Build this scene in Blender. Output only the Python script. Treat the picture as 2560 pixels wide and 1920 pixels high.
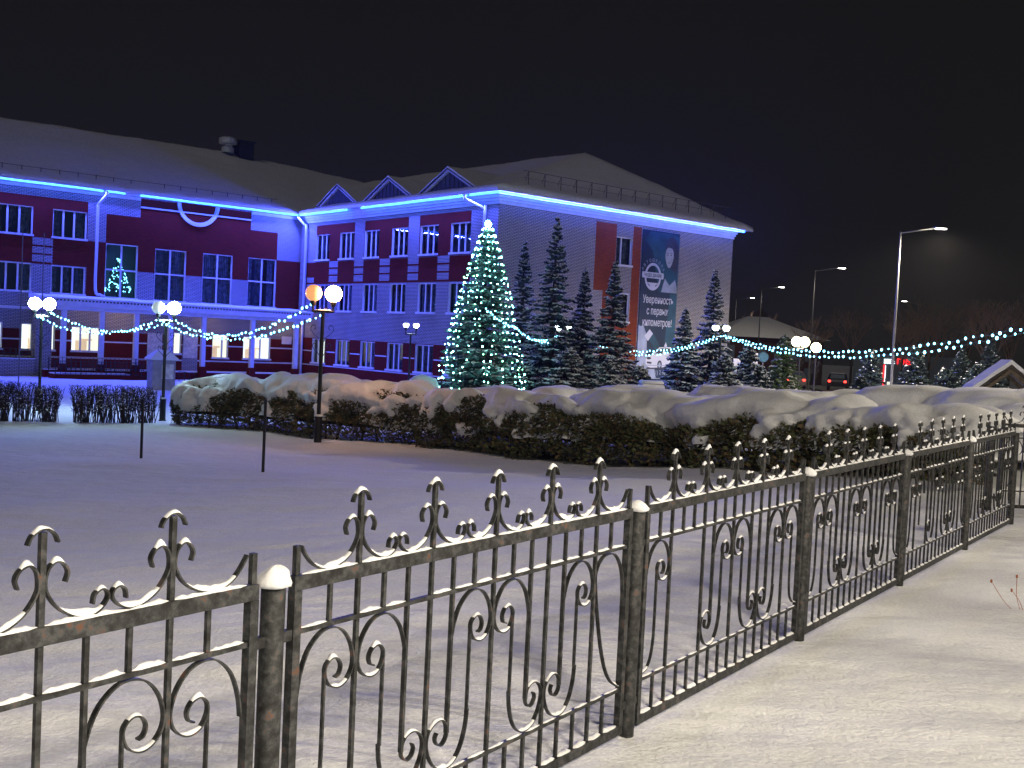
import bpy, bmesh, math, random
import numpy as np
from mathutils import Vector, Matrix, noise
R = math.radians
for o in list(bpy.data.objects): bpy.data.objects.remove(o)
sc = bpy.context.scene
COL = sc.collection
rnd = random.Random(7)

# ------------------------------------------------------------------ camera
PITCH, ROLL, EYE = 0.0393707, 0.0483563, 1.65
cam_d = bpy.data.cameras.new('camera'); cam = bpy.data.objects.new('camera', cam_d); COL.objects.link(cam)
cam_d.sensor_width = 36; cam_d.lens = 36 * 2701.7 / 2560; cam_d.clip_start = .05; cam_d.clip_end = 3000
cp, sp, cr, sr = math.cos(PITCH), math.sin(PITCH), math.cos(ROLL), math.sin(ROLL)
rt = Vector((cr, sr*sp, sr*cp)); up = Vector((-sr, cr*sp, cr*cp)); fw = Vector((0, cp, -sp))
m = Matrix((rt, up, -fw)).transposed().to_4x4(); m.translation = Vector((0, 0, EYE)); cam.matrix_world = m
sc.camera = cam

# ------------------------------------------------------------------ world, added faint fill sun, exposure
w = bpy.data.worlds.new('World'); sc.world = w; w.use_nodes = True
nt = w.node_tree; bg = nt.nodes['Background']
geo = nt.nodes.new('ShaderNodeTexCoord'); sep = nt.nodes.new('ShaderNodeSeparateXYZ'); rmp = nt.nodes.new('ShaderNodeValToRGB')
nt.links.new(geo.outputs['Generated'], sep.inputs[0]); nt.links.new(sep.outputs['Z'], rmp.inputs[0]); nt.links.new(rmp.outputs[0], bg.inputs[0])
e = rmp.color_ramp.elements
e[0].position = 0; e[0].color = (.0092, .0085, .0082, 1); e[1].position = .5; e[1].color = (.0072, .0074, .0070, 1)
bg.inputs[1].default_value = 1.0
sun_d = bpy.data.lights.new('fill_sun', 'SUN'); sun = bpy.data.objects.new('fill_sun', sun_d); COL.objects.link(sun)
sun_d.energy = .19; sun_d.angle = R(25); sun_d.color = (1, .9, .82)  # soft warm fill added to lift the roofs and shadows
sun.rotation_euler = (R(48), 0, R(-28))
sc.view_settings.view_transform = 'Standard'; sc.view_settings.look = 'None'; sc.view_settings.exposure = 0; sc.view_settings.gamma = 1
sc.render.engine = 'CYCLES'
sc.cycles.sample_clamp_indirect = 4; sc.cycles.sample_clamp_direct = 0; sc.cycles.max_bounces = 5
sc.cycles.caustics_reflective = False; sc.cycles.caustics_refractive = False

# ------------------------------------------------------------------ constants of the place
TH = 0.6974538790712618
CO = Vector((-14.3613, 71.6985, 0)); MLEN = 20.637
FX, FY, FA, FL = -0.61589, 2.89096, 0.9561069, 2.035871
FN = (-math.sin(FA), math.cos(FA))
def zbase(x, y):
    d = (x-FX)*FN[0] + (y-FY)*FN[1]
    return -1.62*(1-math.exp(-max(d-2, 0)/14))
def gz(x, y):
    d = (x-FX)*FN[0] + (y-FY)*FN[1]
    z = zbase(x, y)
    r = math.hypot(x, y)
    if r < 150:
        a = .05 if d > 1.2 else .02
        fade = max(.25, min(1, abs(d)/2.0))
        z += a*fade*noise.noise(Vector((x*.30, y*.42, 1.3))) * 1.6
        z += .036*fade*noise.noise(Vector((x*.7+5, y*1.7, 4.1)))
        if r < 45: z += .009*noise.noise(Vector((x*2.2, y*7, 7)))+.004*noise.noise(Vector((x*11, y*13, 2)))
    return z

# ------------------------------------------------------------------ materials
def newmat(name):
    m = bpy.data.materials.new(name); m.use_nodes = True
    return m, m.node_tree, m.node_tree.nodes['Principled BSDF']
def mat(name, col, rough=.6, metal=0, emit=None, es=0, var=0, scale=8, bump=0, bscale=30, spec=.5):
    m, nt, b = newmat(name)
    b.inputs['Base Color'].default_value = (*col, 1); b.inputs['Roughness'].default_value = rough; b.inputs['Metallic'].default_value = metal
    b.inputs['Specular IOR Level'].default_value = spec
    if emit: b.inputs['Emission Color'].default_value = (*emit, 1); b.inputs['Emission Strength'].default_value = es
    tc = nt.nodes.new('ShaderNodeTexCoord')
    if var:
        n = nt.nodes.new('ShaderNodeTexNoise'); n.inputs['Scale'].default_value = scale; n.inputs['Detail'].default_value = 5
        nt.links.new(tc.outputs['Object'], n.inputs['Vector'])
        r = nt.nodes.new('ShaderNodeValToRGB'); nt.links.new(n.outputs['Fac'], r.inputs[0])
        r.color_ramp.elements[0].position = .3; r.color_ramp.elements[1].position = .7
        r.color_ramp.elements[0].color = (*[c*(1-var) for c in col], 1); r.color_ramp.elements[1].color = (*[min(1, c*(1+var)) for c in col], 1)
        nt.links.new(r.outputs[0], b.inputs['Base Color'])
    if bump:
        n2 = nt.nodes.new('ShaderNodeTexNoise'); n2.inputs['Scale'].default_value = bscale; n2.inputs['Detail'].default_value = 4
        nt.links.new(tc.outputs['Object'], n2.inputs['Vector'])
        bp = nt.nodes.new('ShaderNodeBump'); bp.inputs['Strength'].default_value = bump; bp.inputs['Distance'].default_value = .02
        nt.links.new(n2.outputs['Fac'], bp.inputs['Height']); nt.links.new(bp.outputs[0], b.inputs['Normal'])
    return m
def brick(name, c1, c2, mortar, bw=.25, rh=.078, ms=.011):
    m, nt, b = newmat(name); b.inputs['Roughness'].default_value = .95; b.inputs['Specular IOR Level'].default_value = .08
    tc = nt.nodes.new('ShaderNodeTexCoord'); s = nt.nodes.new('ShaderNodeSeparateXYZ'); nt.links.new(tc.outputs['Object'], s.inputs[0])
    ad = nt.nodes.new('ShaderNodeMath'); nt.links.new(s.outputs[0], ad.inputs[0]); nt.links.new(s.outputs[1], ad.inputs[1])
    c = nt.nodes.new('ShaderNodeCombineXYZ'); nt.links.new(ad.outputs[0], c.inputs[0]); nt.links.new(s.outputs[2], c.inputs[1])
    t = nt.nodes.new('ShaderNodeTexBrick'); t.inputs['Scale'].default_value = 1
    t.inputs['Brick Width'].default_value = bw; t.inputs['Row Height'].default_value = rh; t.inputs['Mortar Size'].default_value = ms
    t.inputs['Color1'].default_value = (*c1, 1); t.inputs['Color2'].default_value = (*c2, 1); t.inputs['Mortar'].default_value = (*mortar, 1)
    nt.links.new(c.outputs[0], t.inputs['Vector'])
    n = nt.nodes.new('ShaderNodeTexNoise'); n.inputs['Scale'].default_value = .7; n.inputs['Detail'].default_value = 6; nt.links.new(tc.outputs['Object'], n.inputs['Vector'])
    mx = nt.nodes.new('ShaderNodeMixRGB'); mx.blend_type = 'MULTIPLY'; mx.inputs[0].default_value = .35
    nt.links.new(t.outputs['Color'], mx.inputs[1]); nt.links.new(n.outputs['Fac'], mx.inputs[2]); nt.links.new(mx.outputs[0], b.inputs['Base Color'])
    bp = nt.nodes.new('ShaderNodeBump'); bp.inputs['Strength'].default_value = .5; bp.inputs['Distance'].default_value = .01; bp.invert = True
    nt.links.new(t.outputs['Fac'], bp.inputs['Height']); nt.links.new(bp.outputs[0], b.inputs['Normal'])
    return m
def snowmat(name, s1, s2, d=.02, col=(.80, .82, .86), grain=.9):
    m, nt, b = newmat(name); b.inputs['Roughness'].default_value = .75; b.inputs['Specular IOR Level'].default_value = .25
    tc = nt.nodes.new('ShaderNodeTexCoord')
    def nz(s, det, sc3=None):
        n = nt.nodes.new('ShaderNodeTexNoise'); n.inputs['Scale'].default_value = s; n.inputs['Detail'].default_value = det
        if sc3:
            mp = nt.nodes.new('ShaderNodeMapping'); mp.inputs['Scale'].default_value = sc3
            nt.links.new(tc.outputs['Object'], mp.inputs[0]); nt.links.new(mp.outputs[0], n.inputs['Vector'])
        else: nt.links.new(tc.outputs['Object'], n.inputs['Vector'])
        return n
    a = nz(s1, 6, (1, 1.6, 1)); g = nz(s2*.7, 7); g.inputs['Roughness'].default_value = .62
    b1 = nt.nodes.new('ShaderNodeBump'); b1.inputs['Strength'].default_value = .7; b1.inputs['Distance'].default_value = d
    b2 = nt.nodes.new('ShaderNodeBump'); b2.inputs['Strength'].default_value = grain; b2.inputs['Distance'].default_value = d*.19
    nt.links.new(a.outputs['Fac'], b1.inputs['Height']); nt.links.new(g.outputs['Fac'], b2.inputs['Height'])
    nt.links.new(b1.outputs[0], b2.inputs['Normal']); nt.links.new(b2.outputs[0], b.inputs['Normal'])
    r = nt.nodes.new('ShaderNodeValToRGB'); nt.links.new(a.outputs['Fac'], r.inputs[0])
    r.color_ramp.elements[0].color = (*[c*.93 for c in col], 1); r.color_ramp.elements[1].color = (*col, 1)
    r2 = nt.nodes.new('ShaderNodeValToRGB'); nt.links.new(g.outputs['Fac'], r2.inputs[0]); r2.color_ramp.elements[0].position = .30; r2.color_ramp.elements[1].position = .62
    r2.color_ramp.elements[0].color = (.80, .80, .81, 1); r2.color_ramp.elements[1].color = (1, 1, 1, 1)
    mx = nt.nodes.new('ShaderNodeMixRGB'); mx.blend_type = 'MULTIPLY'; mx.inputs[0].default_value = 1; nt.links.new(r.outputs[0], mx.inputs[1]); nt.links.new(r2.outputs[0], mx.inputs[2])
    nt.links.new(mx.outputs[0], b.inputs['Base Color'])
    return m
def ironmat(name):
    m, nt, b = newmat(name); b.inputs['Roughness'].default_value = .55; b.inputs['Metallic'].default_value = .25
    tc = nt.nodes.new('ShaderNodeTexCoord')
    n = nt.nodes.new('ShaderNodeTexNoise'); n.inputs['Scale'].default_value = 26; n.inputs['Detail'].default_value = 10; n.inputs['Roughness'].default_value = .7
    nt.links.new(tc.outputs['Object'], n.inputs['Vector'])
    r = nt.nodes.new('ShaderNodeValToRGB'); nt.links.new(n.outputs['Fac'], r.inputs[0])
    el = r.color_ramp.elements; el[0].position = .40; el[0].color = (.012, .012, .012, 1); el[1].position = .50; el[1].color = (.030, .032, .034, 1)
    x = el.new(.60); x.color = (.066, .070, .074, 1); x = el.new(.665); x.color = (.13, .055, .03, 1)
    nt.links.new(r.outputs[0], b.inputs['Base Color'])
    n2 = nt.nodes.new('ShaderNodeTexNoise'); n2.inputs['Scale'].default_value = 120; nt.links.new(tc.outputs['Object'], n2.inputs['Vector'])
    bp = nt.nodes.new('ShaderNodeBump'); bp.inputs['Strength'].default_value = .35; bp.inputs['Distance'].default_value = .002
    nt.links.new(n2.outputs['Fac'], bp.inputs['Height']); nt.links.new(bp.outputs[0], b.inputs['Normal'])
    return m
def glassmat(name, tint=(.75, .8, .85)):
    m = bpy.data.materials.new(name); m.use_nodes = True; nt = m.node_tree; nt.nodes.clear()
    o = nt.nodes.new('ShaderNodeOutputMaterial'); mx = nt.nodes.new('ShaderNodeMixShader'); t = nt.nodes.new('ShaderNodeBsdfTransparent'); g = nt.nodes.new('ShaderNodeBsdfGlossy')
    f = nt.nodes.new('ShaderNodeFresnel'); f.inputs[0].default_value = 1.6
    t.inputs[0].default_value = (*tint, 1); g.inputs['Roughness'].default_value = .02
    tc = nt.nodes.new('ShaderNodeTexCoord'); n = nt.nodes.new('ShaderNodeTexNoise'); n.inputs['Scale'].default_value = 1.3
    nt.links.new(tc.outputs['Object'], n.inputs['Vector'])
    bp = nt.nodes.new('ShaderNodeBump'); bp.inputs['Strength'].default_value = .12; bp.inputs['Distance'].default_value = .02
    nt.links.new(n.outputs['Fac'], bp.inputs['Height']); nt.links.new(bp.outputs[0], g.inputs['Normal'])
    nt.links.new(f.outputs[0], mx.inputs[0]); nt.links.new(t.outputs[0], mx.inputs[1]); nt.links.new(g.outputs[0], mx.inputs[2]); nt.links.new(mx.outputs[0], o.inputs[0])
    return m
MT = dict(
    snow=snowmat('snow_ground', 2.4, 62, .055),
    snowt=snowmat('snow_on_things', 9, 60, .015, grain=.5),
    snowr=snowmat('snow_on_roof', .8, 12, .05, grain=.4),
    pale=brick('pale_silicate_brick', (.56, .53, .52), (.50, .47, .47), (.10, .095, .10), ms=.016),
    maroon=brick('maroon_brick', (.20, .016, .008), (.15, .014, .008), (.09, .018, .014)),
    maroon_warm=brick('maroon_brick_warm_lit', (.34, .070, .020), (.27, .055, .018), (.14, .05, .03)),  # maroon brick of the end wall with warm light put into its colour
    white=mat('white_plaster', (.62, .62, .63), .7, var=.08, scale=3),
    frame=mat('white_window_frame', (.72, .72, .72), .45),
    plaster=mat('grey_plaster', (.30, .29, .30), .85, var=.2, scale=4),
    pipe=mat('pale_metal_pipe', (.62, .63, .65), .45, .2),
    dkwood=mat('dark_gable_boards', (.045, .045, .06), .8, var=.4, scale=6),
    roofedge=mat('dark_roof_edge', (.03, .03, .04), .6),
    glass=glassmat('window_glass'),
    room=mat('dark_room', (.17, .22, .28), .9),
    curtain=mat('grey_curtain', (.26, .30, .34), .9, var=.5, scale=5),
    iron=ironmat('weathered_iron'),
    post=ironmat('weathered_post_iron'),
    blackm=mat('black_painted_metal', (.018, .018, .02), .5, .3),
    grey=mat('galvanised_pole', (.15, .15, .15), .6, .3),
    thuja=mat('thuja_foliage', (.075, .085, .036), .7, var=.55, scale=3),
    thujab=mat('thuja_brown', (.12, .085, .04), .8, var=.4, scale=3),
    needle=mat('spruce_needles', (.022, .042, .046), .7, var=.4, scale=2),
    needlex=mat('spruce_needles_painted_glow', (.075, .165, .15), .7, var=.4, scale=2),  # fairy light glow put into a brighter, tealer needle colour
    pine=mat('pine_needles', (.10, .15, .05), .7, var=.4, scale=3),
    bark=mat('bark', (.05, .038, .03), .9, var=.4, scale=20),
    twig=mat('bare_twigs', (.040, .032, .030), .9),
    led=mat('blue_led', (.1, .1, .3), .5, emit=(.020, .12, 1.0), es=14),
    bulb=mat('white_bulb', (.8, .9, .9), .4, emit=(.30, 1.0, .95), es=42),
    bulbg=mat('green_bulb', (.5, .9, .6), .4, emit=(.25, 1.0, .50), es=18),
    bulbc=mat('cyan_white_bulb', (.7, .9, .95), .4, emit=(.20, .78, 1.0), es=9),
    cable=mat('green_cable', (.02, .05, .045), .6),
    globew=mat('lit_white_globe', (.9, .9, .9), .3, emit=(.64, .93, 1.0), es=210),
    globes=mat('lit_small_globe', (.9, .9, .9), .3, emit=(.85, 1.0, 1.0), es=22),
    globed=mat('dim_white_globe', (.75, .8, .82), .3, emit=(.50, .66, .70), es=.55),
    globea=mat('dim_amber_globe', (.8, .6, .4), .3, emit=(1.0, .42, .13), es=.85),
    globeo=mat('lit_amber_globe', (.9, .8, .7), .3, emit=(1.0, .50, .30), es=95),
    globey=mat('lit_yellow_globe', (.9, .9, .7), .3, emit=(1.0, .95, .55), es=26),
    head=mat('lamp_lens', (.9, .9, .9), .3, emit=(1, .97, .85), es=30),
    red=mat('red_neon', (.6, .05, .05), .4, emit=(1, .015, .02), es=4),
    redd=mat('tail_light', (.6, .03, .03), .4, emit=(1, .03, .02), es=9),
    neonw=mat('white_neon', (.8, .8, .8), .4, emit=(.75, .95, 1), es=2.2),
    lit=mat('lit_room', (.5, .48, .4), .9, emit=(.97, 1, .82), es=.95, var=.2, scale=1.3),
    litc=mat('lit_curtain', (.7, .7, .6), .9, emit=(.95, 1, .86), es=1.3),
    litr=mat('lit_wall', (.6, .5, .4), .9, emit=(1, .62, .38), es=.55),
    carw=mat('silver_car_paint', (.4, .4, .42), .3, .4),
    card=mat('dark_car_paint', (.05, .05, .06), .3, .4),
    tyre=mat('tyre_rubber', (.02, .02, .02), .8),
    wood=mat('weathered_wood', (.10, .075, .05), .8, var=.4, scale=14),
    farbrick=brick('far_brick', (.15, .07, .055), (.12, .06, .05), (.10, .07, .06)),
    asph=mat('packed_snow_road', (.35, .35, .36), .8, var=.3, scale=.6),
    weed=mat('dry_weed', (.28, .09, .04), .8),
    paper=mat('paper_notice', (.62, .60, .48), .8, var=.25, scale=6),
)

# ------------------------------------------------------------------ mesh builder
class MB:
    def __init__(s): s.v = []; s.f = []; s.mi = []; s.cur = 0
    def quad(s, *p):
        i = len(s.v); s.v += [tuple(q) for q in p]; s.f.append(tuple(range(i, i+len(p)))); s.mi.append(s.cur)
    def box(s, x0, x1, y0, y1, z0, z1):
        i = len(s.v)
        s.v += [(x0, y0, z0), (x1, y0, z0), (x1, y1, z0), (x0, y1, z0), (x0, y0, z1), (x1, y0, z1), (x1, y1, z1), (x0, y1, z1)]
        for f in ((0, 3, 2, 1), (4, 5, 6, 7), (0, 1, 5, 4), (1, 2, 6, 5), (2, 3, 7, 6), (3, 0, 4, 7)):
            s.f.append(tuple(i+k for k in f)); s.mi.append(s.cur)
    def tube(s, pts, r, n=6, cap=True):
        pts = [Vector(p) for p in pts]; rs = r if isinstance(r, (list, tuple)) else [r]*len(pts)
        i0 = len(s.v); prev = None
        for k, p in enumerate(pts):
            t = (pts[min(k+1, len(pts)-1)]-pts[max(k-1, 0)])
            t = t.normalized() if t.length > 1e-9 else Vector((0, 0, 1))
            if prev is None: a = t.orthogonal().normalized()
            else:
                a = prev - t*prev.dot(t); a = a.normalized() if a.length > 1e-6 else t.orthogonal().normalized()
            prev = a; b = t.cross(a)
            for j in range(n):
                an = 2*math.pi*j/n; s.v.append(tuple(p+(a*math.cos(an)+b*math.sin(an))*rs[k]))
        for k in range(len(pts)-1):
            for j in range(n):
                s.f.append((i0+k*n+j, i0+k*n+(j+1) % n, i0+(k+1)*n+(j+1) % n, i0+(k+1)*n+j)); s.mi.append(s.cur)
        if cap:
            s.f.append(tuple(i0+j for j in reversed(range(n)))); s.mi.append(s.cur)
            s.f.append(tuple(i0+(len(pts)-1)*n+j for j in range(n))); s.mi.append(s.cur)
    def lathe(s, prof, n=16, c=(0, 0, 0)):
        i0 = len(s.v)
        for r, z in prof:
            for j in range(n):
                an = 2*math.pi*j/n; s.v.append((c[0]+r*math.cos(an), c[1]+r*math.sin(an), c[2]+z))
        for k in range(len(prof)-1):
            for j in range(n):
                s.f.append((i0+k*n+j, i0+k*n+(j+1) % n, i0+(k+1)*n+(j+1) % n, i0+(k+1)*n+j)); s.mi.append(s.cur)
    def sphere(s, c, r, n=16, sq=1):
        s.lathe([(max(1e-4, r*math.sin(math.pi*k/(n//2))), -r*sq*math.cos(math.pi*k/(n//2))) for k in range(n//2+1)], n, c)
    def ribbon(s, path, th, wd, y0=0):
        # flat strip following a path in the x-z plane, th thick in plane, wd wide along y
        n = len(path); i0 = len(s.v)
        for k in range(n):
            a = path[max(k-1, 0)]; b = path[min(k+1, n-1)]
            tx, tz = b[0]-a[0], b[1]-a[1]; l = math.hypot(tx, tz) or 1; nx, nz = -tz/l*th/2, tx/l*th/2
            x, z = path[k]
            s.v += [(x+nx, y0-wd/2, z+nz), (x+nx, y0+wd/2, z+nz), (x-nx, y0+wd/2, z-nz), (x-nx, y0-wd/2, z-nz)]
        for k in range(n-1):
            for j in range(4):
                s.f.append((i0+4*k+j, i0+4*k+(j+1) % 4, i0+4*k+4+(j+1) % 4, i0+4*k+4+j)); s.mi.append(s.cur)
        s.f.append((i0+3, i0+2, i0+1, i0)); s.mi.append(s.cur)
        s.f.append(tuple(i0+4*(n-1)+j for j in range(4))); s.mi.append(s.cur)
    def build(s, name, mats, parent=None, smooth=False, fix=False):
        me = bpy.data.meshes.new(name); me.from_pydata(s.v, [], s.f)
        for m_ in (mats if isinstance(mats, (list, tuple)) else [mats]): me.materials.append(MT[m_] if isinstance(m_, str) else m_)
        if s.mi and max(s.mi) > 0: me.polygons.foreach_set('material_index', s.mi)
        if smooth: me.polygons.foreach_set('use_smooth', [True]*len(me.polygons))
        if fix:
            bm = bmesh.new(); bm.from_mesh(me); bmesh.ops.recalc_face_normals(bm, faces=bm.faces); bm.to_mesh(me); bm.free()
        me.update()
        o = bpy.data.objects.new(name, me); COL.objects.link(o)
        if parent: o.parent = parent
        return o
def tag(o, label=None, cat=None, group=None, kind=None):
    if label: o['label'] = label
    if cat: o['category'] = cat
    if group: o['group'] = group
    if kind: o['kind'] = kind
    return o
def empty(name, loc, rz=0, label=None, cat=None, group=None):
    o = bpy.data.objects.new(name, None); COL.objects.link(o); o.location = loc; o.rotation_euler = (0, 0, rz); o.empty_display_size = .2
    return tag(o, label, cat, group)
def copy_tree(o, parent=None):
    c = o.copy(); COL.objects.link(c)
    if parent: c.parent = parent
    for ch in KIDS.get(o.name, []) or [x for x in o.children]: copy_tree(ch, c)
    return c
KIDS = {}
def catmull(P, n=5):
    out = []
    for i in range(len(P)-1):
        p0 = P[max(i-1, 0)]; p1 = P[i]; p2 = P[i+1]; p3 = P[min(i+2, len(P)-1)]
        for k in range(n):
            t = k/n
            out.append(tuple(.5*((2*p1[j])+(-p0[j]+p2[j])*t+(2*p0[j]-5*p1[j]+4*p2[j]-p3[j])*t*t+(-p0[j]+3*p1[j]-3*p2[j]+p3[j])*t**3) for j in range(len(p1))))
    out.append(tuple(P[-1])); return out

# ------------------------------------------------------------------ ground
def ground():
    A = [R(-33)+R(66)*i/330 for i in range(331)]
    A = A + [R(33)+R(294)*i/70 for i in range(1, 70)]
    rad = [.8]
    while rad[-1] < 430: rad.append(rad[-1]*(1.0145 if rad[-1] < 60 else 1.06)+.004)
    n = len(A); vs = [(0, 0, gz(0, 0))]; fs = []
    for r in rad:
        for a in A:
            x, y = r*math.sin(a), r*math.cos(a); vs.append((x, y, gz(x, y)))
    for j in range(n): fs.append((0, 1+(j+1) % n, 1+j))
    for k in range(len(rad)-1):
        for j in range(n):
            fs.append((1+k*n+j, 1+k*n+(j+1) % n, 1+(k+1)*n+(j+1) % n, 1+(k+1)*n+j))
    b = MB(); b.v = vs; b.f = fs; b.mi = [0]*len(fs)
    o = b.build('ground', 'snow', smooth=True); tag(o, kind='structure')
ground()

# road behind, along the row of street lamps
b = MB()
P = [(16.5+.107*(y-27)+3.2, y) for y in range(40, 420, 10)]
for (x0, y0), (x1, y1) in zip(P[:-1], P[1:]):
    b.quad((x0, y0, zbase(x0, y0)+.12), (x0+9, y0, zbase(x0, y0)+.12), (x1+9, y1, zbase(x1, y1)+.12), (x1, y1, zbase(x1, y1)+.12))
tag(b.build('road', 'asph'), kind='structure')

# ------------------------------------------------------------------ school building
B = empty('school_building', CO, TH, 'three storey school of pale and maroon brick lined with blue eave lights', 'building')
GB = -1.9
def facade(name, origin, ux, nrm, u0, u1, z0, z1, reds, wins, parent=B, rm='maroon'):
    """origin + u*ux ; nrm = outward normal (2d local).  reds and wins = rects (u0,u1,z0,z1)"""
    us = sorted({u0, u1, *[v for r_ in reds+[w_[:4] for w_ in wins] for v in r_[:2] if u0 < v < u1]})
    zs = sorted({z0, z1, *[v for r_ in reds+[w_[:4] for w_ in wins] for v in r_[2:4] if z0 < v < z1]})
    b = MB()
    P = lambda u, z, d=0: (origin[0]+ux[0]*u-nrm[0]*d, origin[1]+ux[1]*u-nrm[1]*d, z)
    flip = (ux[0]*nrm[1]-ux[1]*nrm[0]) > 0
    def q(*p): b.quad(*(reversed(p) if flip else p))
    for a, c in zip(us[:-1], us[1:]):
        for d, e in zip(zs[:-1], zs[1:]):
            um, zm = (a+c)/2, (d+e)/2
            if any(w_[0] < um < w_[1] and w_[2] < zm < w_[3] for w_ in wins): continue
            b.cur = 0
            for r_ in reds:
                if r_[0] < um < r_[1] and r_[2] < zm < r_[3]: b.cur = 1 if len(r_) < 5 else r_[4]
            q(P(a, d), P(c, d), P(c, e), P(a, e))
    b.cur = 2; D = .14
    for w_ in wins:
        a, c, d, e = w_[:4]
        q(P(a, d), P(c, d), P(c, d, D), P(a, d, D)); q(P(a, e, D), P(c, e, D), P(c, e), P(a, e))
        q(P(a, d), P(a, d, D), P(a, e, D), P(a, e)); q(P(c, d, D), P(c, d), P(c, e), P(c, e, D))
    b.build(name, ['pale', rm, 'white'], parent)
    def bx(mb, a, c, d, e, y0, y1):   # box between depths y0<y1 (into wall)
        p = [P(a, d, y0), P(c, e, y1)]
        xs = sorted((p[0][0], p[1][0])); ys = sorted((p[0][1], p[1][1])); mb.box(xs[0], xs[1], ys[0], ys[1], d, e)
    for w_ in wins:
        a, c, d, e, kind = w_[:5]
        f = MB(); t = .055
        bx(f, a, c, e-t, e, .09, .15); bx(f, a, c, d, d+t, .09, .15); bx(f, a, a+t, d+t, e-t, .09, .15); bx(f, c-t, c, d+t, e-t, .09, .15)
        W = c-a
        if kind in ('3', '3lit', '3half'):
            for k in (.36, .68): bx(f, a+W*k-.05, a+W*k+.05, d+t, e-t, .085, .15)
        elif kind in ('4', '4n'):
            bx(f, a+W*.5-.05, a+W*.5+.05, d+t, e-t, .085, .15); zz = d+(e-d)*.52
            bx(f, a+t, a+W*.5-.05, zz-.045, zz+.045, .09, .15); bx(f, a+W*.5+.05, c-t, zz-.045, zz+.045, .09, .15)
        elif kind in ('2', '2lit'):
            bx(f, a+W*.36-.05, a+W*.36+.05, d+t, e-t, .085, .15)
        fo = f.build('window', 'frame', parent)
        g = MB(); q_ = [P(a+t, d+t, .12), P(c-t, d+t, .12), P(c-t, e-t, .12), P(a+t, e-t, .12)]
        g.quad(*(reversed(q_) if flip else q_)); g.build('pane', 'glass', fo)
        # room behind
        lit = 'lit' in kind or kind == 'L'
        r_ = MB(); r_.cur = 0
        for d0, d1 in (((a-.3, d-.4), (c+.3, e+.4)),):
            q_ = [P(d0[0], d0[1], 1.3), P(d1[0], d0[1], 1.3), P(d1[0], d1[1], 1.3), P(d0[0], d1[1], 1.3)]
            r_.quad(*(reversed(q_) if flip else q_))
        for (x0, x1) in ((a-.3, a-.3), (c+.3, c+.3)):
            r_.quad(P(x0, d-.4, .16), P(x0, d-.4, 1.3), P(x0, e+.4, 1.3), P(x0, e+.4, .16))
        r_.quad(P(a-.3, d-.4, .16), P(c+.3, d-.4, .16), P(c+.3, d-.4, 1.3), P(a-.3, d-.4, 1.3))
        r_.quad(P(a-.3, e+.4, .16), P(c+.3, e+.4, .16), P(c+.3, e+.4, 1.3), P(a-.3, e+.4, 1.3))
        r_.build('room_interior', 'lit' if lit else 'room', fo)
        # curtains: pleated strips
        cu = MB()
        def pleat(x0, x1, ztop, zbot, dep=.35):
            n = max(4, int((x1-x0)/.06))
            for i in range(n):
                xa = x0+(x1-x0)*i/n; xb = x0+(x1-x0)*(i+1)/n
                da = dep+(.05 if i % 2 else 0); db = dep+(0 if i % 2 else .05)
                cu.quad(P(xa, zbot, da), P(xb, zbot, db), P(xb, ztop, db), P(xa, ztop, da))
        rr = random.Random(int(a*1000+d*10))
        if kind in ('3', '4', '2'):
            if rr.random() < .35: pleat(a-.05, c+.05, e+.1, d-.1)
            elif rr.random() < .85:
                w1 = W*rr.uniform(.15, .36); pleat(a-.05, a+w1, e+.1, d-.1)
                w2 = W*rr.uniform(.12, .34); pleat(c-w2, c+.05, e+.1, d-.1)
                if rr.random() < .5: pleat(a+W*.4, a+W*.62, e+.1, d+(e-d)*rr.uniform(0, .5), .5)
            if cu.f: cu.build('curtain', 'curtain', fo)
        elif kind == '3half':
            pleat(a+W*.34, a+W*.56, e+.1, d-.1); pleat(c-W*.28, c+.05, e+.1, d-.1); cu.build('curtain', 'litc', fo)
        elif lit:
            if rr.random() < .8: pleat(a-.05, a+W*rr.uniform(.2, .32), e+.1, d-.1)
            if W > 1.2: pleat(c-W*rr.uniform(.15, .3), c+.05, e+.1, d-.1)
            if cu.f: cu.build('curtain', 'litc', fo)
            k = MB(); bx(k, a+W*.30, a+W*.72, d+.02, d+(e-d)*.42, .9, 1.2); bx(k, a+W*.1, a+W*.5, d+(e-d)*.42, d+(e-d)*.5, 1.0, 1.25); k.build('cupboard', 'litr', fo)
        if kind != 'L' and z0 < 0 or True:
            sl = MB(); sl.cur = 0; bx(sl, a-.06, c+.06, d-.06, d-.012, -.10, .08); so = sl.build('sill', 'white', fo)
            sn = MB(); 
            bx(sn, a-.05, c+.05, d-.01, d+.05, -.10, .075); sn.build('sill_snow', 'snowt', fo)

# --- courtyard wing wall (M): local a = 0, runs along -b
mw = [(2.0, 3.7), (4.97, 6.62), (7.87, 9.47), (10.83, 12.45), (13.7, 15.43), (16.6, 18.35)]
wins = []
for i, (a, c) in enumerate(mw):
    wins += [(a, c, 6.25, 7.9, '3'), (a, c, 3.0, 4.68, '3'), (a, c, -.36, 1.22, '3half' if i == 0 else '3')]
reds = [(2.0, 6.68, 6.15, 8.48), (7.82, 12.5, 6.15, 8.48), (13.6, 18.35, 6.15, 8.48),
        (.86, 18.45, 4.72, 6.13)]
for a, c in [(3.75, 4.80), (6.75, 7.80), (9.62, 10.70), (12.58, 13.64), (15.46, 16.55)]:
    for z0, z1 in ((5.76, 6.13), (5.33, 5.66), (4.86, 5.23)): reds.append((a, c, z0, z1, 0))
reds.append((.95, 1.86, 4.82, 5.17, 0))
reds.append((.4, 20.6, GB, 1.27))
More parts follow.
